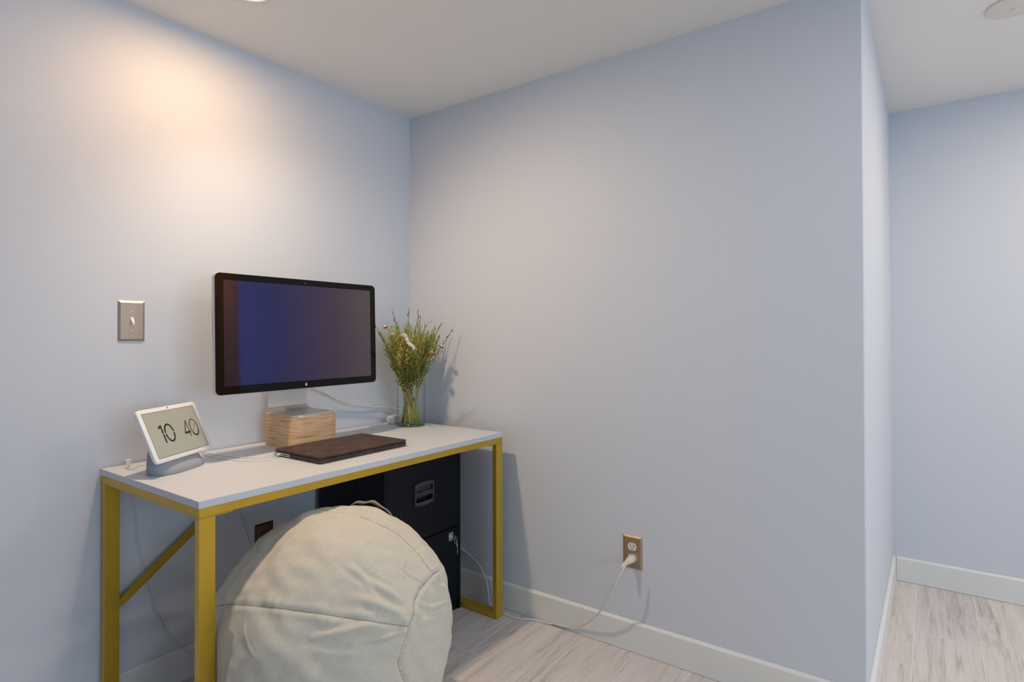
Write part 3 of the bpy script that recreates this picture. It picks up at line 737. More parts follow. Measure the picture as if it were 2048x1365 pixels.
# silver port strip toward the rear of the left edge
pp_ = box('port_strip', (-LWd/2-0.0008, -LWd/2+0.0035, LDp/2-0.088, LDp/2-0.008, 0.0045, 0.0135), M_alu, lap, 0.0004, 1)
for y0, wd in ((-0.022, 0.009), (-0.040, 0.013), (-0.058, 0.009), (-0.0695, 0.009), (-0.081, 0.0075)):
    box('port', (-LWd/2-0.0011, -LWd/2-0.0004, LDp/2+y0-wd/2, LDp/2+y0+wd/2, 0.0066, 0.0112), M_dark, pp_)
for sx in (-1, 1):
    for sy in (-1, 1):
        bm = bmesh.new(); add_lathe(bm, [(0, 0.0002), (0.007, 0.0002), (0.008, 0.0024), (0, 0.0024)], 16, sx*(LWd/2-0.025), sy*(LDp/2-0.025)); mesh_obj('foot', bm, M_dark, lap)
# thumb notch in the middle of the front edge
box('thumb_notch', (-0.026, 0.026, -LDp/2-0.0006, -LDp/2+0.001, 0.0140, 0.0178), M_dark, lap, 0.0004, 1)
# charging leads of the laptop
q_ = lap.matrix_basis
lc = thing('charging_cable', 'thin white cable from the laptop side back over the rear desk edge', 'cable', (-0.90, -0.28, DZ))
tube('cord', rel(lc, [(-0.886, -0.281, 0.7595), (-0.905, -0.281, 0.759), (-0.930, -0.268, 0.7560), (-0.950, -0.235, 0.7528), (-0.970, -0.18, 0.7522), (-0.985, -0.11, 0.7522), (-0.992, -0.04, 0.7524), (-0.985, -0.012, 0.7540), (-0.955, -0.0042, 0.742), (-0.90, -0.0036, 0.66), (-0.862, -0.0036, 0.56), (-0.828, -0.0036, 0.455), (-0.806, -0.0036, 0.385), (-0.80, -0.0045, 0.365)]), 0.0013, M_cable, lc, 6)
bm = bmesh.new(); add_box(bm, -0.8885, -0.8765, -0.286, -0.276, 0.7555, 0.7635, 0.0015, 2)
bmesh.ops.translate(bm, vec=-P(lc), verts=bm.verts); mesh_obj('plug', bm, M_alu, lc)
lc2 = thing('data_cable', 'second thin white cable lying in a low curve on the desk beside the laptop', 'cable', (-0.93, -0.33, DZ))
tube('cord', rel(lc2, [(-0.886, -0.300, 0.7590), (-0.903, -0.312, 0.7550), (-0.930, -0.318, 0.7523), (-0.962, -0.300, 0.7520), (-0.990, -0.250, 0.7520), (-1.005, -0.180, 0.7520), (-1.010, -0.100, 0.7520), (-1.005, -0.05, 0.7520), (-1.000, -0.03, 0.7520)]), 0.0011, M_cable, lc2, 6)
bm = bmesh.new(); add_box(bm, -0.8885, -0.8765, -0.304, -0.296, 0.7565, 0.7625, 0.001, 2)
bmesh.ops.translate(bm, vec=-P(lc2), verts=bm.verts); mesh_obj('plug', bm, M_white_plastic, lc2)

# ------------------------------------------------------------------ smart display
Nc, Nyaw, Nt = Vector((-1.1544, -0.1972, 0.8641)), 0.5050, 0.4295
hub = thing('smart_display', 'white framed smart display showing 10 40 on a grey fabric foot', 'smart display', (Nc.x, Nc.y, DZ), Nyaw)
cN, sN = math.cos(Nt), math.sin(Nt)
# local axes: x right, -y toward the viewer
def PN(u, v, d): return Vector((u, v*sN-d*cN, (Nc.z-DZ)+v*cN+d*sN))
NW, NH = 0.250, 0.163
bm = bmesh.new(); lp = []
for (w_, h_, r_, d_) in ((NW-0.004, NH-0.004, 0.012, 0.0012), (NW-0.001, NH-0.001, 0.0125, 0.0004), (NW, NH, 0.013, -0.0015), (NW-0.001, NH-0.001, 0.013, -0.0075), (NW-0.008, NH-0.008, 0.012, -0.0115)):
    lp.append([bm.verts.new(PN(u, v, d_)) for u, v in rrect(w_, h_, r_, 6)])
for A, B in zip(lp, lp[1:]):
    for k in range(len(A)): bm.faces.new((A[k], A[(k+1) % len(A)], B[(k+1) % len(A)], B[k]))
bm.faces.new(lp[0][::-1]); bm.faces.new(lp[-1])
o = mesh_obj('frame', bm, M_white_plastic, hub); shade_auto(o, 0.5)
prism('screen_surround', rrect(0.2192, 0.1378, 0.0008, 2), 0.0012, 0.00135, PN, M_dark, hub)
scr = prism('screen', rrect(0.2168, 0.1354, 0.0006, 2), 0.0013, 0.0015, PN, M_display, hub)
prism('camera_lens', [(0.0022*math.cos(a*PI/8)-0.001, 0.0755+0.0022*math.sin(a*PI/8)) for a in range(16)], 0.0011, 0.0015, PN, M_dark, hub)
# digits, drawn as thin strokes: 10 and a paler 40
def stroke(bm, pts, wd, closed=False, d0=0.0015, d1=0.00175):
    P2 = [Vector((a, b)) for a, b in pts]; n = len(P2); L_, R2 = [], []
    for i, p in enumerate(P2):
        if closed: t = P2[(i+1) % n]-P2[i-1]
        else: t = P2[min(i+1, n-1)]-P2[max(i-1, 0)]
        t.normalize(); nn = Vector((-t.y, t.x))*wd/2
        L_.append(p+nn); R2.append(p-nn)
    rg = range(n) if closed else range(n-1)
    for i in rg:
        j = (i+1) % n
        add_prism(bm, [tuple(L_[i]), tuple(R2[i]), tuple(R2[j]), tuple(L_[j])], d0, d1, PN)
def oval(cx, cy, a, b, n=40, t0=0, t1=1): return [(cx+a*math.cos(2*PI*(t0+(t1-t0)*k/n)), cy+b*math.sin(2*PI*(t0+(t1-t0)*k/n))) for k in range(n+(0 if (t0, t1) == (0, 1) else 1))]
dg = bmesh.new(); CYD = -0.001
stroke(dg, [(-0.0690, CYD+0.0185), (-0.0575, CYD+0.0255)], 0.0058)
stroke(dg, [(-0.0575, CYD+0.0278), (-0.0575, CYD+0.0010)], 0.0058); stroke(dg, [(-0.0575, CYD-0.0010), (-0.0575, CYD-0.0278)], 0.0058)
stroke(dg, oval(-0.0310, CYD, 0.0165, 0.0262, 30, 0.01, 0.49), 0.0056); stroke(dg, oval(-0.0310, CYD, 0.0165, 0.0262, 30, 0.51, 0.99), 0.0056)
mesh_obj('digits', dg, M_digit, scr)
dp = bmesh.new(); CX4 = 0.0445
stroke(dp, [(CX4+0.004, CYD+0.0262), (CX4-0.0145, CYD-0.0110)], 0.0046); stroke(dp, [(CX4+0.004, CYD+0.0262), (CX4+0.0052, CYD-0.0262)], 0.0042)
stroke(dp, oval(CX4+0.031, CYD, 0.0155, 0.0262, 44, -0.07, 0.60), 0.0044); stroke(dp, [(CX4+0.022, CYD-0.012), (CX4+0.040, CYD+0.012)], 0.0016)
mesh_obj('digits', dp, M_digit_pale, scr)['label'] = 'faded half of the flipping digits'
dk = bmesh.new()
stroke(dk, [(CX4-0.0160, CYD-0.0120), (CX4+0.0100, CYD-0.0120)], 0.0060); stroke(dk, oval(CX4+0.031, CYD, 0.0155, 0.0262, 24, 0.60, 0.93), 0.0050)
mesh_obj('digits', dk, M_digit, scr)
# fabric foot: boat-shaped plan at the desk, narrowing up behind the tilted frame
bm = bmesh.new(); lv = []
def foot_ring(z, hw, yf, yb, rnd):
    pts = []; n = 40
    for k in range(n):
        a = 2*PI*k/n; cx_, sx_ = math.cos(a), math.sin(a)
        e = 0.62
        X = hw*math.copysign(abs(cx_)**e, cx_); Yc = (yf+yb)/2; Yh = (yb-yf)/2
        Y = Yc+Yh*math.copysign(abs(sx_)**0.8, sx_)
        pts.append(bm.verts.new((X, Y, z)))
    return pts
yb0 = 0.052
for z, hw, yf, yb in ((0.0006, 0.0945, -0.047, 0.046), (0.002, 0.0955, -0.048, 0.047), (0.018, 0.0945, -0.037, 0.047), (0.036, 0.091, -0.0245, 0.046), (0.060, 0.085, -0.0125, 0.045), (0.090, 0.076, 0.001, 0.045), (0.118, 0.064, 0.014, 0.046), (0.136, 0.050, 0.023, 0.045)):
    lv.append(foot_ring(z, hw, yf, yb, 0))
for A, B in zip(lv, lv[1:]):
    for k in range(len(A)): bm.faces.new((A[k], A[(k+1) % len(A)], B[(k+1) % len(A)], B[k]))
bm.faces.new(lv[0][::-1]); bm.faces.new(lv[-1])
o = mesh_obj('fabric_foot', bm, M_fabricgrey, hub, True)
# its power lead: little arch at the back-left, over the rear edge of the desk and down the wall
hc = thing('display_power_cord', 'pale cord from behind the smart display hanging down the wall', 'cable', (-1.235, -0.07, DZ))
tube('cord', rel(hc, [(-1.2130, -0.130, 0.7620), (-1.2250, -0.118, 0.7600), (-1.2360, -0.105, 0.7530), (-1.2430, -0.088, 0.7525), (-1.2400, -0.070, 0.7560), (-1.2290, -0.052, 0.7640), (-1.2210, -0.035, 0.7620), (-1.2140, -0.016, 0.7560), (-1.2060, -0.0042, 0.7420), (-1.2000, -0.0036, 0.6400), (-1.1880, -0.0036, 0.560), (-1.1830, -0.0036, 0.490), (-1.166, -0.0036, 0.407), (-1.150, -0.0036, 0.330), (-1.130, -0.0036, 0.262), (-1.108, -0.0036, 0.205), (-1.085, -0.0040, 0.160), (-1.062, -0.012, 0.120), (-1.030, -0.0195, 0.088), (-0.985, -0.022, 0.060), (-0.93, -0.026, 0.030), (-0.86, -0.03, 0.0035), (-0.80, -0.03, 0.0035)]), 0.0016, M_cable, hc, 6)
bm = bmesh.new(); add_box(bm, -0.007, 0.007, -0.005, 0.005, -0.006, 0.012, 0.002, 2)
bmesh.ops.translate(bm, vec=Vector((-1.2290, -0.052, 0.7610))-P(hc), verts=bm.verts); mesh_obj('cable_clip', bm, M_white_plastic, hc)

# ------------------------------------------------------------------ wall plates
def plate_frame(px, pz, wall):
    """local frame on a wall: u right as seen from the room, v up, d out"""
    if wall == 'left': return lambda u, v, d: Vector((u, -d, v))
    return lambda u, v, d: Vector((-d, -u, v))
def bevel_plate(fn, w_, h_, m, par, th_=0.0055):
    bm = bmesh.new(); lp = []
    for s, d in ((0, 0.0003), (0, 0.0012), (0.0065, th_), ):
        lp.append([bm.verts.new(fn(u, v, d)) for u, v in ((w_/2-s, h_/2-s), (-w_/2+s, h_/2-s), (-w_/2+s, -h_/2+s), (w_/2-s, -h_/2+s))])
    for A, B in zip(lp, lp[1:]):
        for k in range(4): bm.faces.new((A[k], A[(k+1) % 4], B[(k+1) % 4], B[k]))
    bm.faces.new(lp[0][::-1]); bm.faces.new(lp[-1])
    return mesh_obj('cover_plate', bm, m, par)
def disc(n=20, r=1.0): return [(r*math.cos(2*PI*k/n), r*math.sin(2*PI*k/n)) for k in range(n)]
sw = thing('light_switch', 'ivory toggle light switch on a nickel cover plate, left wall', 'light switch', (-1.2025, 0, 1.1965))
f = plate_frame(0, 0, 'left'); pl_ = bevel_plate(f, 0.0755, 0.1265, M_plate, sw)
for v0 in (0.030, -0.030):
    prism('screw', [(a, b+v0) for a, b in disc(16, 0.0034)], 0.0050, 0.0066, f, M_chrome, pl_)
prism('toggle_surround', rrect(0.0105, 0.025, 0.001, 2), 0.0050, 0.0066, f, M_ivory, sw)
bm = bmesh.new()
A = [bm.verts.new(f(u, v, 0.0064)) for u, v in ((-0.0038, 0.0095), (0.0038, 0.0095), (0.0038, -0.0030), (-0.0038, -0.0030))]
B = [bm.verts.new(f(u, v, 0.0185)) for u, v in ((-0.0030, -0.0065), (0.0030, -0.0065), (0.0030, -0.0125), (-0.0030, -0.0125))]
for k in range(4): bm.faces.new((A[k], A[(k+1) % 4], B[(k+1) % 4], B[k]))
bm.faces.new(A[::-1]); bm.faces.new(B)
mesh_obj('toggle', bm, M_ivory, sw)

def outlet(name, label, loc, wall, m, mr):
    t = thing(name, label, 'power outlet', loc)
    f = plate_frame(0, 0, wall); pl = bevel_plate(f, 0.0745, 0.1195, m, t)
    for v0 in (0.0205, -0.0205):
        shp = []
        for k in range(32):
            a = 2*PI*k/32; shp.append((0.0170*math.cos(a), max(-0.0138, min(0.0138, 0.0170*math.sin(a)))+v0))
        rc = prism('receptacle', shp, 0.0052, 0.0070, f, mr, t)
        for u0, h0 in ((-0.0064, 0.0085), (0.0064, 0.0070)):
            prism('slot', [(u0-0.0011, v0+0.003-h0/2), (u0+0.0011, v0+0.003-h0/2), (u0+0.0011, v0+0.003+h0/2), (u0-0.0011, v0+0.003+h0/2)], 0.0068, 0.0072, f, M_dark, rc)
        prism('slot', [(a, b+v0-0.0088) for a, b in disc(12, 0.0024)], 0.0068, 0.0072, f, M_dark, rc)
    prism('screw', disc(12, 0.003), 0.0052, 0.0064, f, M_chrome, pl)
    return t
outlet('wall_outlet', 'nickel outlet plate on the right wall with a white plug in it', (0, -1.1475, 0.3575), 'right', M_plate2, M_ivory)
outlet('wall_outlet', 'outlet plate on the wall beneath the desk, coloured dark for shade, half hidden', (-0.7535, 0, 0.387), 'left', simple('shaded_plate', (0.10, 0.065, 0.03, 1), 0.35, metal=0.8, bump=(300, 0.05, 0.0003)), simple('shaded_receptacle', (0.035, 0.02, 0.012, 1), 0.4, bump=(90, 0.02, 0.0003)))  # shade under the desk is put into the plate and receptacle colours
# bulky plug in the outlet below the desk
pg = thing('wall_plug', 'pale plug in the outlet under the desk, mostly behind the pouf', 'plug', (-0.7535, -0.0075, 0.3665))
box('plug_body', (-0.013, 0.013, -0.027, -0.0002, -0.013, 0.013), M_ivory, pg, 0.004, 3, True)

# ------------------------------------------------------------------ extension cord to the right-wall outlet
ec = thing('extension_cord', 'white cord running from the right-wall outlet along the floor to the cabinet', 'cord', (-0.03, -1.168, 0.337))
def relc(p): return [Vector(a)-P(ec) for a in p]
cable_pts = [(-0.062, -1.1608, 0.35), (-0.072, -1.1481, 0.3255), (-0.08, -1.1344, 0.2985), (-0.082, -1.1119, 0.2494), (-0.075, -1.0825, 0.1947), (-0.058, -1.0393, 0.1295), (-0.04, -0.9923, 0.0778), (-0.026, -0.9525, 0.0439), (-0.0195, -0.9161, 0.0211), (-0.0195, -0.8259, 0.0104), (-0.0195, -0.80, 0.0045), (-0.0240, -0.745, 0.0036), (-0.0400, -0.705, 0.0036), (-0.0560, -0.675, 0.0036), (-0.0610, -0.645, 0.0036), (-0.0580, -0.600, 0.0036), (-0.0520, -0.560, 0.0036), (-0.0450, -0.525, 0.0060), (-0.0340, -0.505, 0.040), (-0.0240, -0.485, 0.100), (-0.0190, -0.450, 0.146), (-0.0130, -0.405, 0.172), (-0.0100, -0.350, 0.192), (-0.0090, -0.30, 0.205), (-0.0100, -0.24, 0.20), (-0.02, -0.20, 0.18)]
tube('cord', relc(cable_pts), 0.0035, M_cable, ec, 8)
# plug body: round front against the receptacle, tapering down-left into the strain relief
pb = [(-0.0078, -1.1480, 0.3360), (-0.0130, -1.1480, 0.3360), (-0.0240, -1.1470, 0.3350), (-0.0340, -1.1430, 0.3315), (-0.0430, -1.1380, 0.3265), (-0.0530, -1.1320, 0.3200), (-0.0605, -1.1270, 0.3135)]
tube('plug', relc(pb), [0.0135, 0.0145, 0.0135, 0.0105, 0.0072, 0.0052, 0.0040], M_ivory, ec, 16, curve=False)

# ------------------------------------------------------------------ vase
VX, VY, VR, VH = -0.158, -0.168, 0.0615, 0.2015
vase = thing('glass_vase', 'clear cylindrical glass vase on the desk holding the dried bouquet', 'vase', (VX, VY, DZ))
bm = bmesh.new()
add_lathe(bm, [(VR-0.0008, 0.0105), (VR, 0.012), (VR, VH-0.002), (VR-0.0008, VH), (VR-0.0022, VH), (VR-0.0030, VH-0.002), (VR-0.0030, 0.012), (VR-0.0030, 0.0105)], 64, close=True)
mesh_obj('glass_body', bm, M_glass, vase, True)
bm = bmesh.new()
add_lathe(bm, [(0, 0.0006), (VR-0.006, 0.0006), (VR-0.0015, 0.0020), (VR, 0.0055), (VR, 0.0103), (VR-0.004, 0.0103), (VR-0.012, 0.0092), (0, 0.0088)], 64)
mesh_obj('glass_base', bm, M_glass_base, vase, True)

# ------------------------------------------------------------------ dried flowers
def plant_mat(name, c, var=0.35, rough=0.8):
    m = simple(name, c, rough, var=(60, var)); return m
M_stalk = plant_mat('straw_stalk', (0.52, 0.47, 0.17, 1), 0.3)
M_stalk_g = plant_mat('green_stalk', (0.34, 0.34, 0.08, 1), 0.3)
M_stalk_b = plant_mat('brown_stalk', (0.13, 0.085, 0.035, 1), 0.3)
M_leafy = plant_mat('yellow_green_spikelets', (0.40, 0.43, 0.085, 1), 0.4)
M_leafd = plant_mat('olive_spikelets', (0.16, 0.22, 0.045, 1), 0.4)
M_leafdk = plant_mat('dark_green_leaf', (0.10, 0.16, 0.04, 1), 0.4)
M_berry = plant_mat('golden_seed_pods', (0.66, 0.50, 0.13, 1), 0.4)
M_berry_b = plant_mat('brown_seed_heads', (0.20, 0.12, 0.045, 1), 0.4)
M_pink = plant_mat('crimson_petals', (0.60, 0.06, 0.14, 1), 0.4)
M_dred = plant_mat('dark_red_petals', (0.30, 0.02, 0.05, 1), 0.4)
M_peach = plant_mat('peach_petals', (0.62, 0.27, 0.15, 1), 0.3)
M_cream = plant_mat('cream_petals', (0.72, 0.67, 0.58, 1), 0.15)

def add_leaf(bm, p, d, side, ln, wd):
    """slim folded diamond"""
    d = d.normalized(); s = side.normalized(); n = d.cross(s)
    a = bm.verts.new(p); b = bm.verts.new(p+d*ln*0.45+s*wd+n*wd*0.4); c = bm.verts.new(p+d*ln); e = bm.verts.new(p+d*ln*0.45-s*wd+n*wd*0.4); f_ = bm.verts.new(p+d*ln*0.5)
    bm.faces.new((a, b, f_)); bm.faces.new((b, c, f_)); bm.faces.new((c, e, f_)); bm.faces.new((e, a, f_))
def add_ball(bm, p, r, sub=1):
    g = bmesh.ops.create_icosphere(bm, subdivisions=sub, radius=r); bmesh.ops.translate(bm, vec=p, verts=g['verts'])
def axis_curve(L, bend, rnd):
    """points of a nearly straight stalk of length L along z, bending gently after the rim"""
    out = []
    for k in range(15):
        t = k/14; z = t*L
        b = bend*max(0, t-0.45)**2
        out.append(Vector((b, 0.25*bend*math.sin(t*5+rnd)*t*t*0.4, z)))
    return out
def at_curve(ax, t):
    f_ = t*(len(ax)-1); i = min(int(f_), len(ax)-2); k = f_-i
    return ax[i].lerp(ax[i+1], k), (ax[i+1]-ax[i]).normalized()
def make_spray(seed, L, mleaf, mst, n, name, label, group, cat='dried grass', ln=0.014, wd=0.0025, start=0.40, bend=None):
    rnd = random.Random(seed); t = thing(name, label, cat, (0, 0, 0), 0, group)
    ax = axis_curve(L, bend if bend else rnd.uniform(0.02, 0.09), rnd.random()*6)
    bm = bmesh.new(); add_tube(bm, ax, [0.0016-0.0011*k/14 for k in range(15)], 5); mesh_obj('stalk', bm, mst, t, True)
    bm = bmesh.new()
    for k in range(n):
        u = start+(1-start)*(k/n)**0.9; p, d = at_curve(ax, min(u, 0.999))
        a = k*2.4+rnd.random(); s = Vector((math.cos(a), math.sin(a), 0))
        spread = 0.42*(1.1-u)+0.10
        dd = (d+s*spread*rnd.uniform(0.6, 1.5)).normalized()
        add_leaf(bm, p, dd, d.cross(s), ln*rnd.uniform(0.7, 1.4)*(1.25-0.5*u), wd*rnd.uniform(0.7, 1.3))
    # a few longer side shoots
    for k in range(8):
        u = rnd.uniform(start+0.03, 0.85); p, d = at_curve(ax, u); a = rnd.random()*6.28; s = Vector((math.cos(a), math.sin(a), 0))
        dd = (d+s*0.45).normalized(); ll = rnd.uniform(0.03, 0.06)
        add_tube(bm, [p, p+dd*ll*0.5, p+(dd+d*0.3)*ll], [0.0006, 0.0005, 0.0003], 4)
        for j in range(9):
            f_ = 0.25+0.75*j/9; pp0 = p+dd*ll*f_; aa = j*2.3
            add_leaf(bm, pp0, (dd+Vector((math.cos(aa), math.sin(aa), 0.2))*0.4), dd.cross(Vector((math.cos(aa), math.sin(aa), 0.1))), ln*0.7, wd*0.8)
    mesh_obj('foliage', bm, mleaf, t)
    return t
def make_berry(seed, L, mb, n, name, label, group, r0=0.0032, start=0.47, mst=None):
    rnd = random.Random(seed); t = thing(name, label, 'dried flower', (0, 0, 0), 0, group)
    ax = axis_curve(L, rnd.uniform(0.02, 0.08), rnd.random()*6)
    bm = bmesh.new(); add_tube(bm, ax, [0.0013-0.0009*k/14 for k in range(15)], 5)
    tips = []
    for k in range(n):
        u = start+(0.98-start)*k/n; p, d = at_curve(ax, u); a = k*2.4+rnd.random(); s = Vector((math.cos(a), math.sin(a), 0))
        ll = rnd.uniform(0.010, 0.030)*(1.25-0.6*u); dd = (d+s*rnd.uniform(0.5, 0.9)).normalized(); e = p+dd*ll
        add_tube(bm, [p, e], [0.0005, 0.0004], 4); tips.append(e)
        if rnd.random() < 0.4:
            e2 = p+dd*ll*0.6+s*0.006+d*0.008; add_tube(bm, [p+dd*ll*0.4, e2], 0.0004, 4); tips.append(e2)
    mesh_obj('stalk', bm, mst or M_stalk, t, True)
    bm = bmesh.new()
    for e in tips: add_ball(bm, e, r0*rnd.uniform(0.7, 1.2))
    mesh_obj('seed_pods', bm, mb, t, True)
    return t
def kids(o): return [c for c in list(bpy.data.objects) if c.parent == o]
KIDS = {}
def place_flower(o, base, rim, twist, z0=0.0125):
    """stand the stalk: foot at base (x, y on the vase floor), passing through rim (x, y at rim height)"""
    a = Vector((VX+base[0], VY+base[1], DZ+z0)); b = Vector((VX+rim[0], VY+rim[1], DZ+VH))
    d = (b-a).normalized(); qz = d.to_track_quat('Z', 'Y')
    # local +x bends outward: align it with the lean, then add the twist
    o.rotation_mode = 'XYZ'; Mq = qz.to_matrix()
    out = Vector((rim[0]-base[0], rim[1]-base[1], 0)); lx_ = Mq.inverted() @ out; ang = math.atan2(lx_.y, lx_.x)
    Mq = Mq @ Matrix.Rotation(ang+twist, 3, 'Z')
    o.rotation_euler = Mq.to_euler(); o.location = a
used = set()
def put(proto, base, rim, twist, L_scale=1.0):
    if proto.name not in used:
        used.add(proto.name); o = proto; KIDS[proto.name] = [c for c in proto.children]
    else:
        o = proto.copy(); C.objects.link(o)
        for ch in KIDS[proto.name]:
            c = ch.copy(); C.objects.link(c); c.parent = o
    o.scale = (1, 1, L_scale); place_flower(o, base, rim, twist); return o
G_A = 'green grass sprays in the vase'; G_B = 'golden pod sprigs in the vase'
labA = 'feathery yellow-green dried grass spray in the glass vase'
labD = 'fine olive green dried grass spray in the glass vase'
labF = 'green grass spray drooping forward over the vase rim toward the laptop'
labB = 'dried sprig of small round golden pods in the glass vase'
labK = 'dried sprig of tiny brown seed heads in the glass vase'
rA = random.Random(21)
pA = [make_spray(s, 0.40+0.018*s, M_leafy, M_stalk_g, 85, 'grass_spray', labA, G_A) for s in range(4)]
pD = [make_spray(20+s, 0.42+0.018*s, M_leafd, M_stalk_g, 72, 'grass_spray', labD, 'olive grass sprays in the vase', ln=0.016, wd=0.0022) for s in range(3)]
pB = [make_berry(40+s, 0.375+0.015*s, M_berry, 36, 'pod_sprig', labB, G_B) for s in range(3)]
pK = [make_berry(60+s, 0.40+0.02*s, M_berry_b, 34, 'seed_sprig', labK, 'brown seed sprigs in the vase', 0.0019, 0.45, M_stalk_b) for s in range(2)]
pF = [make_spray(80+s, 0.43, M_leafd, M_stalk_g, 72, 'grass_spray', labF, 'drooping grass sprays in the vase', ln=0.016, wd=0.0022, bend=0.34) for s in range(2)]
# view directions on the desk plane: +r is picture right, +f is away from the camera
vr = Vector((math.sin(YAW), -math.cos(YAW), 0)); vf = Vector((math.cos(YAW), math.sin(YAW), 0))
def polar(a, r): v = (vr*math.cos(a)+vf*math.sin(a))*r; return (v.x, v.y)
def lean_ok(a, r):
    """limit the lean so that heads stay clear of both walls"""
    x, y = polar(a, 1.0); m_ = max(x, y)
    return r*(1.0 if m_ < 0.3 else 1.0-0.38*(m_-0.3)/0.7)
def scatter(protos, n, rad, amin=0, amax=2*PI, ls=(0.86, 1.08), basef=(0.5, 0.95), seed=0):
    rnd = random.Random(seed)
    for k in range(n):
        a = amin+(amax-amin)*(k+rnd.random())/n
        r = rad*math.sqrt(rnd.uniform(0.03, 1)); r = lean_ok(a, r)
        ba = a+PI+rnd.choice((-1, 1))*rnd.uniform(0.5, 1.75); br = 0.047*math.sqrt(rnd.uniform(0.12, 1))
        put(protos[k % len(protos)], polar(ba, br), polar(a, r), rnd.uniform(-2.6, 2.6), rnd.uniform(*ls)*(1.03-0.10*(r/0.055)))
scatter(pA, 30, 0.055, 0, 2*PI, (0.90, 1.08), seed=1)
scatter(pA, 12, 0.057, 2.5, 4.0, (0.88, 1.04), seed=11)
scatter(pA, 16, 0.056, -1.3, 1.2, (0.90, 1.06), seed=2)         # more green on the right
scatter(pD, 22, 0.055, 0, 2*PI, (0.92, 1.10), seed=3)
scatter(pB, 24, 0.057, 3.0, 5.2, (0.85, 1.05), seed=4)          # pods mostly front left
scatter(pB, 8, 0.052, -0.8, 1.0, (0.95, 1.05), seed=5)
scatter(pD, 6, 0.057, 3.0, 4.2, (0.86, 1.0), seed=12)
for k in range(9):                                                # a few droop forward over the rim
    a = 4.35+k*0.11; put(pF[k % 2], polar(a+PI+0.5*(-1)**k, 0.044), polar(a, 0.056), 0.0, 0.9+0.03*(k % 3))
scatter(pK, 14, 0.055, 0, 2*PI, (0.92, 1.08), seed=6)

def stalk_only(L, m, bend=0.03, name='stalk', parent=None, r=0.0012):
    ax = axis_curve(L, bend, 1.0); bm = bmesh.new(); add_tube(bm, ax, [r*(1-0.4*k/14) for k in range(15)], 5)
    mesh_obj(name, bm, m, parent, True); return ax
def straw_flower(label, m, L, base, rim, R=0.0125, centre=M_cream, tilt=(0.5, 0)):
    t = thing('strawflower', label, 'dried flower')
    ax = stalk_only(L, M_stalk, 0.02, 'stalk', t); top = ax[-1]
    rnd = random.Random(int(L*1000)); bm = bmesh.new()
    for ring_, (rr, el, n) in enumerate(((R, 0.15, 16), (R*0.85, 0.5, 14), (R*0.65, 0.85, 11), (R*0.45, 1.15, 8))):
        for k in range(n):
            a = 2*PI*(k+0.5*ring_)/n; d = Vector((math.cos(a)*math.cos(el), math.sin(a)*math.cos(el), math.sin(el)))
            add_leaf(bm, top+Vector((0, 0, -0.002)), d, Vector((-math.sin(a), math.cos(a), 0)), rr*rnd.uniform(0.9, 1.1), R*0.17)
    mesh_obj('petals', bm, m, t)
    bm = bmesh.new(); add_ball(bm, top+Vector((0, 0, R*0.28)), R*0.38, 2); mesh_obj('flower_centre', bm, centre, t, True)
    place_flower(t, base, rim, 0); return t
straw_flower('crimson pink strawflower at the upper left of the bouquet', M_pink, 0.440, polar(0.2, 0.028), polar(3.5, 0.031), 0.0200, M_cream)
straw_flower('peach coloured strawflower low on the right of the bouquet', M_peach, 0.345, polar(2.6, 0.036), polar(5.72, 0.055), 0.0170, M_peach)
straw_flower('dark red strawflower at the right edge of the bouquet', M_dred, 0.385, polar(3.0, 0.046), polar(5.98, 0.057), 0.0150, M_cream)
straw_flower('small cream strawflower left of the white tassel, below the crimson one', M_cream, 0.390, polar(1.0, 0.040), polar(4.05, 0.050), 0.0165, M_berry)
straw_flower('small cream strawflower high on the left beside the crimson one', M_cream, 0.420, polar(1.0, 0.034), polar(4.25, 0.040), 0.0145, M_cream)
# curved white fluffy tassel across the front
tas = thing('white_tassel', 'curved white fluffy dried flower spike across the front of the bouquet', 'dried flower')
stalk_only(0.33, M_stalk, 0.01, 'stalk', tas)
bm = bmesh.new(); rnd = random.Random(3)
place_flower(tas, polar(4.0, 0.01), polar(4.7, 0.040), 0)
bpy.context.view_layer.update()
iw = tas.matrix_world.inverted()
tc_ = Vector((VX, VY, 0))-vf*0.125+vr*0.005
tp = [tc_+vr*a+Vector((0, 0, z)) for a, z in ((-0.018, 1.150), (-0.011, 1.150), (-0.004, 1.142), (0.001, 1.130), (0.005, 1.118), (0.013, 1.110), (0.022, 1.104), (0.028, 1.098), (0.030, 1.092))]
cpt = catmull(tp, 7)
for i, p in enumerate(cpt):
    for k in range(5):
        o_ = Vector((rnd.uniform(-1, 1), rnd.uniform(-1, 1), rnd.uniform(-1, 1)))*0.0042
        add_ball(bm, iw @ (p+o_), rnd.uniform(0.0026, 0.0044))
add_tube(bm, [iw @ cpt[-1], iw @ (cpt[-1]+Vector((0, 0, -0.02))-vr*0.012)], 0.0008, 5)
mesh_obj('fluffy_spike', bm, M_cream, tas, True)
# bare forked twig at the top
tw = thing('bare_twig', 'bare forked brown twig sticking up right of the bouquet middle', 'dried twig')
ax = stalk_only(0.43, M_stalk_b, 0.0, 'stalk', tw, 0.0011)
bm = bmesh.new(); tpz = ax[-1]
add_tube(bm, [tpz, tpz+Vector((0.010, 0.0, 0.022)), tpz+Vector((0.026, 0.002, 0.036))], [0.0009, 0.0007, 0.0004], 5)
add_tube(bm, [tpz, tpz+Vector((-0.006, 0.001, 0.016)), tpz+Vector((-0.011, 0.0, 0.030))], [0.0008, 0.0006, 0.0004], 5)
mesh_obj('fork', bm, M_stalk_b, tw, True); place_flower(tw, polar(3.4, 0.02), polar(0.1, 0.017), 0)
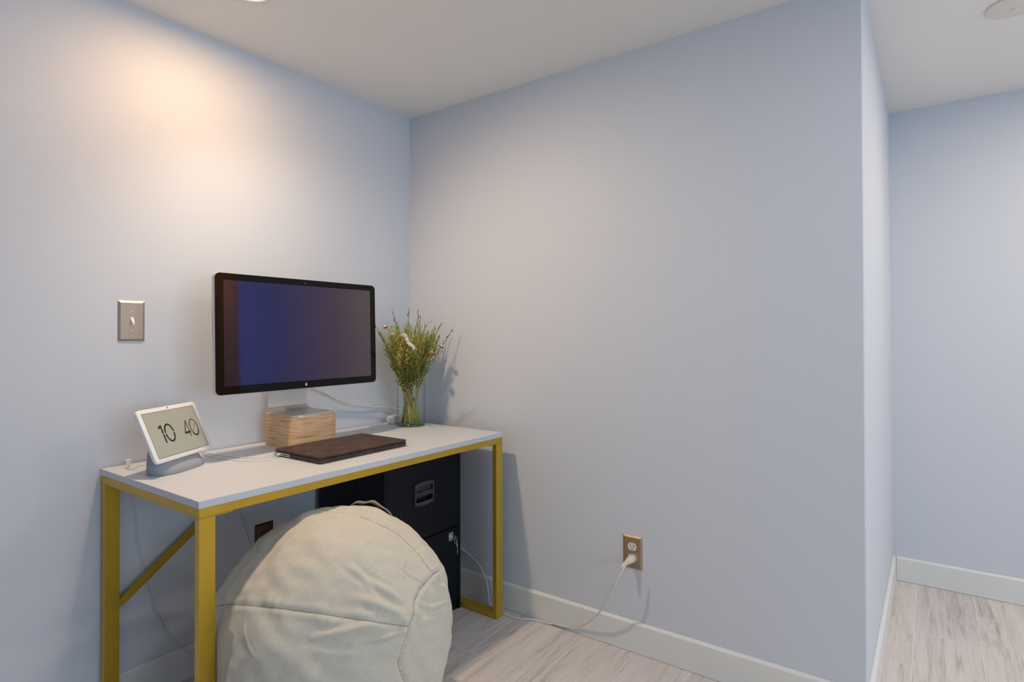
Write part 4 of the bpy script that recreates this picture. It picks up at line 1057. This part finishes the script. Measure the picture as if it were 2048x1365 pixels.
# leafy dark green tips
def leafy(label, L, base, rim, tw_):
    t = thing('leafy_sprig', label, 'dried leaves'); rnd = random.Random(int(L*999))
    ax = stalk_only(L, M_stalk_g, 0.05, 'stalk', t); bm = bmesh.new()
    for k in range(20):
        u = 0.62+0.38*k/20; p, d = at_curve(ax, min(u, 0.999)); a = k*2.4; s = Vector((math.cos(a), math.sin(a), 0))
        add_leaf(bm, p, d+s*0.45, d.cross(s), 0.022*rnd.uniform(0.8, 1.2)*(1.35-0.6*u), 0.0030)
    add_leaf(bm, ax[-1], (ax[-1]-ax[-2]), Vector((0, 1, 0)), 0.02, 0.002)
    mesh_obj('leaves', bm, M_leafdk, t); place_flower(t, base, rim, tw_); return t
leafy('dark green leafy sprig bending out at the upper left of the bouquet', 0.470, polar(0.1, 0.034), polar(3.25, 0.042), 0)
leafy('dark green leafy sprig highest on the left half of the bouquet', 0.495, polar(0.2, 0.02), polar(3.3, 0.013), 0.6)
leafy('dark green leafy sprig standing in the middle top of the bouquet', 0.490, polar(1.0, 0.012), polar(2.4, 0.003), 1.6)
leafy('dark green leafy sprig standing right of the bouquet middle', 0.485, polar(2.8, 0.012), polar(0.3, 0.008), 2.2)
leafy('dark green leafy sprig leaning far out at the right of the bouquet', 0.470, polar(3.2, 0.046), polar(-0.05, 0.052), 0.2)

# ------------------------------------------------------------------ ceiling fittings
def downlight(label, x, y):
    t = thing('recessed_downlight', label, 'ceiling light', (x, y, H))
    bm = bmesh.new(); add_lathe(bm, [(0.058, -0.0008), (0.060, -0.004), (0.078, -0.0045), (0.084, -0.0030), (0.085, -0.0003), (0.058, -0.0003)], 40, close=False); mesh_obj('trim_ring', bm, M_white_plastic, t, True)
    bm = bmesh.new(); add_lathe(bm, [(0, -0.0150), (0.030, -0.0135), (0.048, -0.0090), (0.0575, -0.0020), (0.0575, -0.0002), (0, -0.0002)], 40); mesh_obj('lens', bm, M_lens, t, True)
downlight('lit warm recessed ceiling light above the desk', LAMP[0], LAMP[1])
downlight('recessed ceiling light in the passage', 0.42, -2.75)
downlight('added recessed light at the far end of the passage, for the unseen door', 0.75, -4.3)  # this and the next two are fittings for added lights
downlight('added recessed fill light in the middle of the room', -0.9, -2.35)
downlight('added recessed fill light behind the camera', -1.9, -3.3)
sd = thing('smoke_detector', 'round off-white smoke detector on the ceiling at upper right', 'smoke detector', (0.445, -2.258, H))
M_sd = simple('aged_white_plastic', (0.80, 0.74, 0.70, 1), 0.6, bump=(70, 0.03, 0.0005))
bm = bmesh.new(); add_lathe(bm, [(0, -0.013), (0.040, -0.0125), (0.058, -0.010), (0.068, -0.006), (0.075, -0.0045), (0.076, -0.0003), (0, -0.0003)], 48); mesh_obj('housing', bm, M_sd, sd, True)
bm = bmesh.new(); add_lathe(bm, [(0, -0.0155), (0.009, -0.015), (0.010, -0.0132), (0, -0.0131)], 20); mesh_obj('test_button', bm, M_sd, sd, True)
